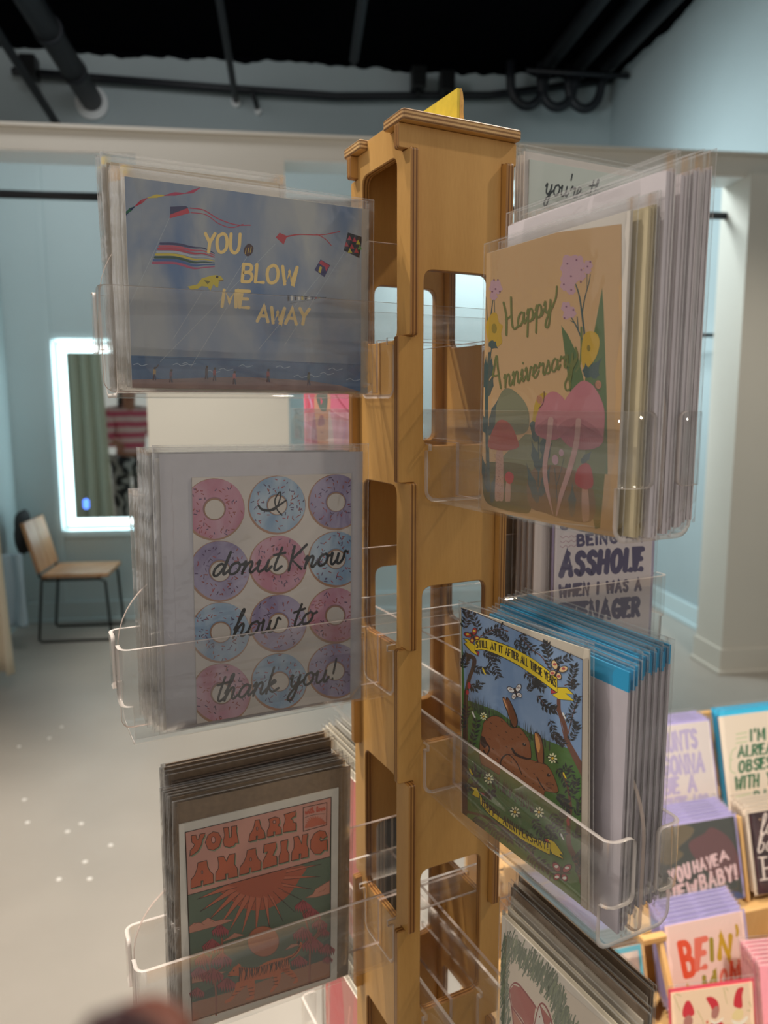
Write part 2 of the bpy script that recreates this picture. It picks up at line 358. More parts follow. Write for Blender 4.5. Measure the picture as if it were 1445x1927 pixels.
bm = bmesh.new(); ring(bm, u0+0.004, u1-0.004, z0+0.004, z1-0.004, 0.075, 5.1985)
link('frosted_border', bm, mat('frosted_glass', '#cfe9ec', 0.35, emit=0.5), mr)
bm = bmesh.new(); bm.faces.new([bm.verts.new(p) for p in ((u0+.07, 5.198, z0+.07), (u1-.07, 5.198, z0+.07), (u1-.07, 5.198, z1-.07), (u0+.07, 5.198, z1-.07))])
link('mirror_glass', bm, mat('silvered_glass', (0.62, 0.68, 0.66), 0.03, metal=1.0), mr)
bm = bmesh.new()
for dz in (-0.014, 0.014):
    tube(bm, ((-1.347, 5.1975, -0.644+dz), (-1.347, 5.1955, -0.644+dz)), 0.021, 16)
link('touch_button', bm, mat('blue_led', (0.10, 0.25, 1.0), 0.4, emit=1.6), mr)

ch = thing('fitting_room_chair', 'chair with tan wooden seat and back on a black sled frame', 'chair', room(-1.335, 4.93, -1.45), (0, 0, TH)); ch.scale = (0.9, 0.9, 0.94)
bm = bmesh.new()
for k in range(3): bbox(bm, -0.20, 0.235, -0.205+k*0.138, -0.205+k*0.138+0.132, 0.435, 0.46, 0.005)
M_SEAT = wood_mat('tan_seat_wood', '#d9a87c', '#b98258', 0.4)
link('seat', bm, M_SEAT, ch)
bm = bmesh.new(); Mx = Matrix.Translation((-0.215, 0, 0.47)) @ Matrix.Rotation(math.radians(-15), 4, 'Y')
for k in range(2): bbox(bm, -0.015, 0.012, -0.205+k*0.208, -0.205+k*0.208+0.202, 0.0, 0.34, 0.005, M=Mx)
link('backrest', bm, M_SEAT, ch)
for s in (-1, 1):
    bm = bmesh.new(); y = 0.19*s
    tube(bm, [(-0.30, y, 0.80), (-0.215, y, 0.44), (-0.18, y, 0.42), (0.17, y, 0.42), (0.21, y, 0.40), (0.235, y, 0.02), (0.22, y, 0.008), (-0.23, y, 0.008), (-0.245, y, 0.02), (-0.205, y, 0.42)], 0.009, 8)
    link('sled_leg', bm, M_BLKMETAL, ch)
bm = bmesh.new(); tube(bm, [(-0.2, -0.19, 0.42), (-0.2, 0.19, 0.42)], 0.008, 8); tube(bm, [(0.16, -0.19, 0.42), (0.16, 0.19, 0.42)], 0.008, 8); link('cross_bar', bm, M_BLKMETAL, ch)
# dark bag and pale garment hung over the chair back
def blob(name, label, cat, c, r, m, seed, amp=0.2, rot=(0, 0, TH), n=3):
    bm = bmesh.new(); bmesh.ops.create_icosphere(bm, subdivisions=n, radius=1.0)
    for v in bm.verts:
        k = 1+amp*noise.noise(v.co*1.7+Vector((seed, 0, 0))); v.co = Vector((v.co.x*r[0], v.co.y*r[1], v.co.z*r[2]))*k
    o = place(link(name, bm, m, smooth=True), c, rot); return tag(o, label, cat)
blob('dark_bag', 'dark grey bag hung over the back of the wooden chair', 'bag', room(-1.68, 4.98, -0.79), (0.05, 0.11, 0.14), mat('dark_grey_cloth', '#3b3c3e', 0.9), 3.0)
def cloth(name, label, cat, u0, u1, v, z0, z1, folds, amp, m, flare=0.0, nu=60, nz=24, thick=0.003, bottom=0.0):
    bm = bmesh.new(); g = []
    for j in range(nz+1):
        t = j/nz; row = []
        for i in range(nu+1):
            s = i/nu; w = 1+flare*(1-t)
            u = u0+(u1-u0)*((s-0.5)*w+0.5); a = amp*(0.6+0.5*(1-t))
            row.append(bm.verts.new((u+0.3*a*math.cos(s*folds*2*PI*1.1), v+a*math.sin(s*folds*2*PI+0.6*math.sin(t*4+s*3)), z0+(z1-z0)*t+bottom*(1-t)*math.sin(s*23))))
        g.append(row)
    for j in range(nz):
        for i in range(nu): bm.faces.new((g[j][i], g[j][i+1], g[j+1][i+1], g[j+1][i]))
    o = rplace(link(name, bm, m, smooth=True)); md = o.modifiers.new('thickness', 'SOLIDIFY'); md.thickness = thick
    return tag(o, label, cat)
cloth('fitting_room_curtain', 'cream curtain bunched at the left edge of the fitting room', 'curtain', -1.98, -1.50, 3.99, -1.37, 0.965, 6, 0.035, mat('cream_curtain', '#e9dcc4', 0.9), 0.30, 90)
cloth('hanging_garment', 'pale blue garment hanging behind the chair beside the curtain', 'garment', -1.76, -1.58, 4.62, -1.30, -0.86, 2, 0.02, mat('pale_blue_cloth', '#b9ccd8', 0.9), 0.1)
# ------------------------------------------------------------------ the wooden tower
W, T, OV = 0.080, 0.006, 0.006
PER = 0.2148
M_WOOD = wood_mat('birch_face', '#d0a05c', '#b88745')
M_PLYX = wood_mat('birch_ply_edge_x', '#b98848', '#986636', ply=0)
M_PLYY = wood_mat('birch_ply_edge_y', '#b98848', '#986636', ply=1)
M_PLYZ = wood_mat('birch_ply_edge_z', '#d9b27a', '#b98a58', ply=2)
ZBOT = -1.43
TOPS_A = [(0.1655, 0.181)] + [(-0.0489-k*PER*1.006, 0.0488-k*PER) for k in range(7)]
ZBX = [0.0080, -0.2065, -0.4210]        # underside of the left-right trays
ZBY = [-0.0630, -0.2775, -0.4920]       # underside of the front-back trays
TRAY_H = 0.062
def side_steps(a_type):
    """list of (z_low, z_high, wide?) from the top down"""
    segs = []; z = 0.181
    for lo, hi in TOPS_A:
        if hi < z: segs.append((hi, z, not a_type))
        lo = max(lo, ZBOT); segs.append((lo, hi, a_type)); z = lo
        if z <= ZBOT: break
    if z > ZBOT: segs.append((ZBOT, z, not a_type))
    return segs
def tower_panel(name, a_type, axis, off, holes, parent, me):
    wide = (-OV, W+OV); slim = (T, W-T)
    if not a_type: slim = (T, W-T)
    segs = side_steps(a_type); R = []; L = []
    for lo, hi, wd in segs:
        l, r = wide if wd else slim
        R += [(r, hi), (r, lo)]; L += [(l, hi), (l, lo)]
    out = R + L[::-1]
    if not a_type:                       # tongue that fills the notch of the cap
        i = len(R); out = out[:] + [(0.022, 0.181), (0.022, 0.1872), (0.058, 0.1872), (0.058, 0.181)]
    clean = [p for i, p in enumerate(out) if p != out[i-1]]
    cl = []
    for i, p in enumerate(clean):
        a, b = clean[i-1], clean[(i+1) % len(clean)]
        if (a[0] == p[0] == b[0]) or (a[1] == p[1] == b[1]): continue
        cl.append(p)
    rr = []
    for i, p in enumerate(cl):
        rr.append(0.0018 if (p[0] < -0.001 or p[0] > W+0.001) else 0.0)
    cl = fillet(cl, rr, 3)
    hs = [fillet([(0.0135, a), (0.0665, a), (0.0665, b), (0.0135, b)], 0.0075, 5) for a, b in holes]
    bm = bmesh.new()
    f = (lambda s, z, d: Vector((s, off+d, z))) if axis == 'Y' else (lambda s, z, d: Vector((off+d, s, z)))
    sheet(bm, cl, hs, T, f, 0.0006)
    # keep the object origin on the board's own mid-plane so the ply lines run evenly
    for v in bm.verts:
        if axis == 'Y': v.co.y -= off
        else: v.co.x -= off
    o = link(name, bm, [M_WOOD, me], parent)
    o.location = (0, off, 0) if axis == 'Y' else (off, 0, 0)
    return o
tower = thing('card_rack_tower', 'tall square birch plywood tower in the centre carrying the clear trays', 'card rack', (0, 0, 0))
HA = [(zb+0.039, zb+0.155) for zb in [-0.063-PER*k for k in range(6)]]
HB = [(zb+0.039, zb+0.155) for zb in [0.008-PER*k for k in range(7)]]
HB[0] = (HB[0][0], 0.1645)
tower_panel('side_panel', True, 'Y', 0, HA, tower, M_PLYY)
tower_panel('side_panel', True, 'Y', W-T, HA, tower, M_PLYY)
tower_panel('side_panel', False, 'X', 0, HB, tower, M_PLYX)
tower_panel('side_panel', False, 'X', W-T, HB, tower, M_PLYX)
cap = [(-0.006, -0.006), (W+0.006, -0.006), (W+0.006, 0.022), (W-0.006, 0.022), (W-0.006, 0.058), (W+0.006, 0.058), (W+0.006, W+0.006), (-0.006, W+0.006), (-0.006, 0.058), (0.006, 0.058), (0.006, 0.022), (-0.006, 0.022)]
bm = bmesh.new(); sheet(bm, fillet(cap, [0.003, 0.003, .002, 0, 0, .002, 0.003, 0.003, .002, 0, 0, .002], 4), [], 0.0065, lambda x, y, d: Vector((x, y, 0.1811+d)), 0.0007)
link('cap_board', bm, [M_WOOD, M_PLYZ], tower)
bm = bmesh.new(); tube(bm, ((0.04, 0.04, -1.45), (0.04, 0.04, -1.432)), 0.20, 48)
link('base_plate', bm, wood_mat('birch_base', '#d0a468', '#b98a50'), tower)

# small folded sign on top of the tower
sg = thing('topper_sign', 'yellow card sign with a torn edge standing on top of the wooden tower', 'sign', (0.046, 0.012, 0.1876))
bm = bmesh.new(); box(bm, -0.001, 0.001, 0.0, 0.062, 0, 0.026)
link('yellow_face', bm, mat('yellow_card', '#d8c23c', 0.5, noise_amt=0.12, noise_scale=90), sg)
bm = bmesh.new()
prof = [(0.0012, 0), (0.0045, 0.0), (0.0048, 0.006), (0.0041, 0.012), (0.0043, 0.019), (0.0034, 0.024), (0.0024, 0.0265), (0.0012, 0.026)]
a = [bm.verts.new((x, 0.0, z)) for x, z in prof]; b = [bm.verts.new((x, 0.062, z)) for x, z in prof]
for i in range(len(prof)): bm.faces.new((a[i], a[(i+1) % len(prof)], b[(i+1) % len(prof)], b[i]))
bm.faces.new(a); bm.faces.new(b)
link('backing_board', bm, mat('raw_card_edge', '#d3a963', 0.8, noise_amt=0.2, noise_scale=300), sg)

# ------------------------------------------------------------------ clear trays
M_ACR = clear_mat('clear_acrylic', (0.968, 0.966, 0.963), 0.04, 1.1, veil=0.012, haze=(1, 0.97, 0.95))
M_ACRD = clear_mat('divider_cut_edge', (0.78, 0.70, 0.66), 0.2, 1.5, veil=0.55, haze=(0.62, 0.50, 0.44))
M_ACRE = clear_mat('acrylic_cut_edge', (0.80, 0.74, 0.71), 0.18, 2.0, veil=0.50, haze=(0.95, 0.86, 0.80))
LA, AF, HB_, ZK, ZH, TT = 0.221, 0.0415, 0.0249, 0.026, 0.039, 0.0026
def tray_mesh(H):
    rows = [(-HB_, H), (-HB_, ZH), (-HB_, 0.0345), (-HB_, ZK), (-HB_, 0.0075)]
    for i in range(1, 4):
        t = PI/2*i/4; rows.append((-HB_+0.0075*(1-math.cos(t)), 0.0075*(1-math.sin(t))))
    rows.append((-HB_+0.0075, 0.0))
    rows = rows + [(-b, z) for b, z in rows[::-1]]
    n = len(rows); cols = [-LA, -AF-0.005, -AF, AF, AF+0.005, LA]
    bm = bmesh.new(); V = {}
    def vert(key, co):
        if key not in V: V[key] = bm.verts.new(co)
        return V[key]
    def quad(ks): bm.faces.new([V[k] for k in ks])
    for ci in range(5):
        for ri in range(n-1):
            zlo = min(rows[ri][1], rows[ri+1][1]); upper = zlo >= ZH-1e-6
            if ci == 2 and not upper: continue
            if ci in (1, 3) and abs(zlo-0.0345) < 1e-6: continue      # little relief notch where the tray hangs on the panel
            for c, r in ((ci, ri), (ci, ri+1), (ci+1, ri+1), (ci+1, ri)):
                vert((c, r), (cols[c], rows[r][0], rows[r][1]))
            quad(((ci, ri), (ci, ri+1), (ci+1, ri+1), (ci+1, ri)))
    # upper part of each long side wraps round the end as a short tab
    for sgn, c0 in ((-1, 0), (1, 5)):
        for side in (0, 1):
            rr = [0, 1, 2, 3] if side == 0 else [n-1, n-2, n-3, n-4]
            s = -1 if side == 0 else 1; br = 0.006
            path = []
            for i in range(1, 5):
                t = PI/2*i/4; path.append((LA+br*math.sin(t), HB_-br*(1-math.cos(t)), 0))
            for x in (0.004, 0.007, 0.0092, 0.0105, 0.011): path.append((LA+br, HB_-br-x, x))
            zc = [rows[r][1] for r in rr]
            for pi, (a, b, x) in enumerate(path):
                c = 0.004; k = max(0, x-0.007); ins = c-math.sqrt(max(0, c*c-k*k)) if k else 0
                for j, r in enumerate(rr):
                    z = zc[j]
                    if j == 0: z -= ins
                    if j == 3: z += ins
                    vert((c0, 'h', side, pi, j), (sgn*a, s*b, z))
                for j in range(3):
                    p0 = (c0, rr[j]) if pi == 0 else (c0, 'h', side, pi-1, j); p1 = (c0, rr[j+1]) if pi == 0 else (c0, 'h', side, pi-1, j+1)
                    quad((p0, p1, (c0, 'h', side, pi, j+1), (c0, 'h', side, pi, j)))
    return bm
def divider_poly():
    P = [(AF, 0.0025), (0.219, 0.0025)]
    P += [(0.219+0.0065*math.sin(t), 0.009-0.0065*math.cos(t)) for t in [PI/2*i/5 for i in range(1, 6)]]
    P += [(0.1755+0.05*math.cos(t), 0.056+0.05*math.sin(t)) for t in [PI/2*i/12 for i in range(0, 13)]]
    R = P; Lh = [(-a, z) for a, z in P[::-1]]
    return [(AF, ZH)] + R + Lh + [(-AF, ZH)]
DIV = divider_poly()
DIV = DIV[1:] + DIV[:1]
def tray(label, orient, zb, H=TRAY_H):
    t = thing('card_tray', label, 'tray', (0.04, 0.04, zb+TT/2), (0, 0, 0 if orient == 'X' else PI/2), 'clear acrylic trays on the tower')
    o = link('tray_body', tray_mesh(H), [M_ACR, M_ACRE], t, smooth=False)
    md = o.modifiers.new('sheet_thickness', 'SOLIDIFY'); md.thickness = TT; md.offset = 0; md.use_rim = True; md.material_offset_rim = 1; md.use_even_offset = True
    for p in o.data.polygons: p.use_smooth = True
    bm = bmesh.new(); sheet(bm, DIV, [], 0.0026, lambda a, z, d: Vector((a, d-0.0013, z)), 0.0003)
    link('divider', bm, [M_ACR, M_ACRD], t)
    return t
tray('clear acrylic tray holding the blue kite card', 'X', ZBX[0])
tray('clear acrylic tray holding the doughnut card', 'X', ZBX[1])
tray('clear acrylic tray holding the orange tiger card', 'X', ZBX[2])
tray('clear acrylic tray holding the mushroom anniversary card', 'Y', ZBY[0])
tray('clear acrylic tray holding the rabbit card and blue-topped envelopes', 'Y', ZBY[1])
tray('clear acrylic tray holding the green bordered card at the bottom', 'Y', ZBY[2])
# ------------------------------------------------------------------ printed artwork: flat inks laid on the card face
def cat_rom(P, n=8):
    P = [np.array(p, float) for p in P]
    if len(P) < 3: return P
    Q = [2*P[0]-P[1]]+P+[2*P[-1]-P[-2]]; out = []
    for i in range(1, len(Q)-2):
        p0, p1, p2, p3 = Q[i-1:i+3]
        for k in range(n):
            t = k/n; out.append(0.5*((2*p1)+(-p0+p2)*t+(2*p0-5*p1+4*p2-p3)*t*t+(-p0+3*p1-3*p2+p3)*t**3))
    out.append(P[-1]); return out
G = {}
def _g(s):
    for line in s.strip().splitlines():
        ch, adv, rest = line.split(' ', 2); st = []
        for part in rest.split('|'):
            sm = part[0] == '~'; v = [float(x) for x in part.lstrip('~').split()]
            st.append((sm, list(zip(v[::2], v[1::2]))))
        G[ch] = (float(adv), st)
# single-stroke hand lettering: advance, then strokes (~ = curved)
_g('''A .8 0 0 .38 1 .76 0|.14 .36 .62 .36
B .68 0 0 0 1|~0 1 .4 .98 .52 .78 .36 .57 0 .53|~0 .53 .48 .5 .6 .26 .44 .03 0 0
C .72 ~.64 .8 .42 1 .12 .85 .02 .5 .12 .14 .42 0 .66 .2
D .7 0 0 0 1|~0 1 .42 .92 .6 .5 .42 .08 0 0
E .58 .52 1 0 1 0 0 .54 0|0 .52 .44 .52
F .54 0 0 0 1 .52 1|0 .52 .42 .52
G .74 ~.64 .82 .4 1 .12 .86 .02 .48 .14 .12 .42 0 .64 .16 .66 .42|.4 .42 .68 .42
H .72 0 0 0 1|.62 0 .62 1|0 .5 .62 .5
I .18 .06 0 .06 1
J .5 ~.4 1 .42 .3 .3 .04 .1 .04 0 .2
K .66 0 0 0 1|.58 1 .02 .45 .6 0
L .52 0 1 0 0 .5 0
M .9 0 0 .06 1 .42 .3 .78 1 .84 0
N .74 0 0 .02 1 .6 0 .64 1
O .8 ~.36 1 .08 .82 .02 .45 .16 .06 .42 0 .66 .2 .7 .6 .56 .92 .36 1
P .62 0 0 0 1|~0 1 .42 .96 .54 .74 .4 .5 0 .44
R .66 0 0 0 1|~0 1 .4 .97 .52 .76 .38 .54 0 .5|.22 .5 .56 0
S .6 ~.54 .86 .32 1 .06 .86 .1 .62 .42 .46 .54 .2 .34 0 .04 .14
T .66 .32 0 .32 1|0 1 .64 1
U .7 ~0 1 .02 .3 .18 .02 .44 .02 .6 .3 .62 1
V .7 0 1 .34 0 .66 1
W .98 0 1 .22 0 .46 .72 .7 0 .92 1
X .66 0 1 .6 0|.6 1 0 0
Y .68 0 1 .34 .5|.66 1 .34 .5 .3 0
Z .6 0 1 .56 1 0 0 .58 0
! .2 .08 1 .06 .3|.06 .02 .06 .06
' .16 .08 1.05 .06 .78
a .66 ~.46 .42 .3 .5 .1 .34 .08 .1 .24 .02 .42 .2 .5 .46 .48 .14 .54 .04 .7 .2
b .5 ~0 .15 .2 .8 .16 1 .06 .8 .05 .1 .16 .02 .34 .14 .36 .4 .22 .48
d .68 ~.46 .4 .3 .5 .1 .32 .1 .08 .26 .02 .44 .3 .56 1 .5 .3 .54 .04 .72 .2
e .48 ~0 .15 .26 .28 .34 .44 .2 .5 .07 .28 .14 .04 .3 .04 .5 .24
h .6 ~0 .3 .2 .85 .18 1.02 .1 .8 .05 0|~.05 .05 .18 .38 .32 .48 .38 .36 .36 .1 .46 .02 .62 .16
i .32 ~0 .3 .12 .5 .1 .14 .18 .02 .34 .2|.16 .72 .17 .74
k .56 ~.12 1 .04 0|~.05 .2 .24 .48 .34 .4 .1 .26 .3 .03 .56 .14
l .34 ~0 .15 .26 .8 .2 1 .1 .8 .08 .1 .2 .02 .36 .18
n .62 ~0 .38 .1 .5 .08 0|~.08 .1 .2 .4 .34 .48 .4 .36 .38 .1 .48 .02 .64 .2
o .58 ~.34 .5 .12 .42 .06 .16 .2 .02 .42 .12 .46 .36 .34 .5 .46 .4 .62 .42
p .58 ~0 .34 .12 .5 .08 .1 .02 -.5|~.06 .2 .2 .46 .38 .42 .4 .14 .24 .02 .1 .1|~.3 .04 .46 .06 .6 .24
r .48 ~0 .34 .12 .52 .18 .42 .36 .46 .32 .12 .42 .02 .54 .18
s .42 ~0 .1 .2 .42 .24 .52 .3 .3 .34 .12 .2 .02 .04 .08
t .44 ~.26 .95 .18 .3 .2 .06 .32 .02 .48 .16|0 .66 .46 .72
u .62 ~0 .36 .08 .5 .08 .16 .2 .02 .4 .18 .46 .5 .44 .14 .52 .02 .66 .2
v .5 ~0 .4 .1 .5 .14 .06 .24 .04 .4 .46 .54 .42
w .78 ~0 .4 .06 .5 .08 .12 .2 .02 .34 .2 .36 .48 .38 .1 .5 .02 .64 .2 .66 .5 .8 .44
y .64 ~0 .38 .1 .5 .1 .16 .22 .04 .4 .2 .46 .5 .42 0 .28 -.46 .08 -.42 .2 -.14 .66 .24''')
INKS = {}
class Art:
    """collects flat ink shapes measured on the photographed card and lays them on the card in metres"""
    def __init__(s, w, h, corners, gain=2.0, step=0.000011, back=0.0):
        s.w, s.h, s.gain, s.step = w, h, gain, step
        s.src = [np.array(c, float) for c in corners]; dst = [(-w/2, h), (w/2, h), (w/2, 0), (-w/2, 0)]
        A = []; B = []
        for (x, y), (u, v) in zip(corners, dst):
            A += [[x, y, 1, 0, 0, 0, -u*x, -u*y], [0, 0, 0, x, y, 1, -v*x, -v*y]]; B += [u, v]
        s.H = np.append(np.linalg.solve(np.array(A, float), np.array(B, float)), 1).reshape(3, 3)
        s.x0 = s.y0 = 0.0; s.k = 1.0; s.faces = []; s.layer = 1
    def frame(s, x0, y0, k): s.x0, s.y0, s.k = x0, y0, k; return s
    def up(s): s.layer += 1; return s
    def P(s, p): return np.array((s.x0+p[0]/s.k, s.y0+p[1]/s.k))
    def _add(s, pts, col):                     # pts in photo px; clipped to the card outline
        pts = list(pts)
        for i in range(4):
            a, b = s.src[i], s.src[(i+1) % 4]; d = b-a
            out = []
            for j in range(len(pts)):
                p, q = pts[j-1], pts[j]
                sp = d[0]*(p[1]-a[1])-d[1]*(p[0]-a[0]); sq = d[0]*(q[1]-a[1])-d[1]*(q[0]-a[0])
                if (sp >= 0) != (sq >= 0): t = sp/(sp-sq); out.append(p+(q-p)*t)
                if sq >= 0: out.append(q)
            pts = out
            if len(pts) < 3: return
        s.faces.append((pts, col, s.layer))
    def poly(s, pts, col, smooth=False, closed=True):
        pts = [s.P(p) for p in pts]
        if smooth:
            n = len(pts); q = cat_rom([pts[-1]]+pts+[pts[0], pts[1]], 5); pts = q[5:5*(n+1)]
        s._add(pts, col); return s
    def disc(s, c, r, col, ry=None, n=18, ang=0.0, ax=None):
        ry = ry or r; ca, sa = math.cos(ang), math.sin(ang)
        s._add([s.P((c[0]+r*math.cos(t)*ca-ry*math.sin(t)*sa, c[1]+r*math.cos(t)*sa+ry*math.sin(t)*ca)) for t in [2*PI*i/n for i in range(n)]], col); return s
    def stroke(s, pts, wd, col, smooth=True, n=6, raw=False, caps=True):
        P = [np.array(p, float) if raw else s.P(p) for p in pts]
        if not raw: wd = [w/s.k for w in wd] if isinstance(wd, (list, tuple)) else wd/s.k
        if len(P) < 2: return s
        Q = cat_rom(P, n) if smooth and len(P) > 2 else P
        m = len(Q)
        if isinstance(wd, (list, tuple)): ws = list(np.interp(np.linspace(0, 1, m), np.linspace(0, 1, len(wd)), wd))
        else: ws = [wd]*m
        L = []; R = []
        for i in range(m):
            d = Q[min(i+1, m-1)]-Q[max(i-1, 0)]; l = np.hypot(*d) or 1; nrm = np.array((-d[1], d[0]))/l*ws[i]/2
            if not smooth and 0 < i < m-1:
                d1 = Q[i]-Q[i-1]; l1 = np.hypot(*d1) or 1; c = max(0.45, abs(np.dot(nrm/(ws[i]/2 or 1), np.array((-d1[1], d1[0]))/l1))); nrm = nrm/c
            L.append(Q[i]+nrm); R.append(Q[i]-nrm)
        for i in range(m-1): s._add([L[i], L[i+1], R[i+1], R[i]], col)
        if caps:
            for c, r in ((Q[0], ws[0]/2), (Q[-1], ws[-1]/2)):
                if r > 0.15: s._add([c+r*np.array((math.cos(t), math.sin(t))) for t in [2*PI*i/10 for i in range(10)]], col)
        if not smooth:
            for q, w_ in zip(Q[1:-1], ws[1:-1]): s._add([q+w_/2*np.array((math.cos(t), math.sin(t))) for t in [2*PI*i/8 for i in range(8)]], col)
        return s
    def text(s, txt, base, up, wd, col, gap=0.16, slant=0.0, flare=None, jit=0.0, space=0.35, dx=(0, 0)):
        """lettering along a baseline (two or more points) with the full cap height as a vector"""
        B = [s.P(p) for p in base]; B = cat_rom(B, 12) if len(B) > 2 else B
        cum = [0]
        for a, b in zip(B, B[1:]): cum.append(cum[-1]+np.hypot(*(b-a)))
        adv = [space if c == ' ' else G[c][0] for c in txt]; tot = sum(adv)+gap*(len(txt)-1); x = 0
        up0 = [np.array(u, float)/s.k for u in (up if isinstance(up[0], (tuple, list)) else (up, up))]
        rnd = random.Random(len(txt)*7+int(tot*100)); off = np.array(dx, float)/s.k
        for c, a in zip(txt, adv):
            if c != ' ':
                jy = rnd.uniform(-jit, jit)
                for sm, pts in G[c][1]:
                    out = []; ys = []
                    for px, py in pts:
                        f = (x+px+slant*py)/tot*cum[-1]; i = max(0, min(len(B)-2, int(np.searchsorted(cum, f))-1)); t = (f-cum[i])/((cum[i+1]-cum[i]) or 1)
                        u = up0[0]+(up0[1]-up0[0])*(f/cum[-1]); out.append(B[i]+(B[i+1]-B[i])*t+u*(py+jy)+off); ys.append(py)
                    w_ = wd/s.k if flare is None else [max(0.2, wd/s.k*(1+flare*(0.5-y))) for y in ys]
                    s.stroke(out, w_, col, sm, 6, raw=True)
            x += a+gap
        return s
    def build(s, parent, y=-0.0001, name='printed_artwork'):
        bm = bmesh.new(); cols = []; 
        for fi, (pts, col, lay) in enumerate(s.faces):
            if col not in cols: cols.append(col)
            vs = []
            for p in pts:
                q = s.H @ np.array((p[0], p[1], 1.0)); vs.append(bm.verts.new((q[0]/q[2], y-lay*s.step-(fi % 29)*s.step/30, q[1]/q[2])))
            try: f = bm.faces.new(vs); f.material_index = cols.index(col)
            except ValueError: pass
        for f in bm.faces:
            f.normal_update()
            if f.normal.y > 0: f.normal_flip()
        return link(name, bm, [ink(c, s.gain) for c in cols], parent, recalc=False)
def ink(col, gain):
    """printing ink; the colour is the print's own, lifted from the dim photograph by one gain per card"""
    key = (col, round(gain, 2))
    if key in INKS: return INKS[key]
    if col.startswith('@'):
        kind, c1, c2, sc = col[1:].split(','); m = bpy.data.materials.new('watercolour_wash'); m.use_nodes = True; nt = m.node_tree; b = nt.nodes['Principled BSDF']
        tc = nt.nodes.new('ShaderNodeTexCoord'); mp = nt.nodes.new('ShaderNodeMapping'); n = nt.nodes.new('ShaderNodeTexNoise'); r = nt.nodes.new('ShaderNodeValToRGB')
        mp.inputs['Rotation'].default_value = (0, 0.9, 0); mp.inputs['Scale'].default_value = (float(sc), 1, float(sc)*0.45)
        n.inputs['Scale'].default_value = 1.0; n.inputs['Detail'].default_value = 4; n.inputs['Distortion'].default_value = 0.4
        r.color_ramp.elements[0].position = 0.36; r.color_ramp.elements[1].position = 0.66
        r.color_ramp.elements[0].color = (*[min(0.9, v*gain) for v in lin(c1)], 1); r.color_ramp.elements[1].color = (*[min(0.9, v*gain) for v in lin(c2)], 1)
        nt.links.new(tc.outputs['Object'], mp.inputs[0]); nt.links.new(mp.outputs[0], n.inputs['Vector']); nt.links.new(n.outputs['Fac'], r.inputs[0]); nt.links.new(r.outputs[0], b.inputs['Base Color'])
        b.inputs['Roughness'].default_value = 0.55
    elif col == 'gold':
        m = bpy.data.materials.new('gold_foil'); m.use_nodes = True; b = m.node_tree.nodes['Principled BSDF']
        b.inputs['Base Color'].default_value = (0.72, 0.52, 0.20, 1); b.inputs['Metallic'].default_value = 0.55; b.inputs['Roughness'].default_value = 0.38
    else:
        m = bpy.data.materials.new('ink_'+col.lstrip('#')); m.use_nodes = True; b = m.node_tree.nodes['Principled BSDF']
        b.inputs['Base Color'].default_value = (*[min(0.88, v*gain) for v in lin(col)], 1); b.inputs['Roughness'].default_value = 0.55
    b.inputs['Specular IOR Level'].default_value = 0.3
    INKS[key] = m; return m
def rnd_pts(rng, n, x0, x1, y0, y1): return [(rng.uniform(x0, x1), rng.uniform(y0, y1)) for _ in range(n)]

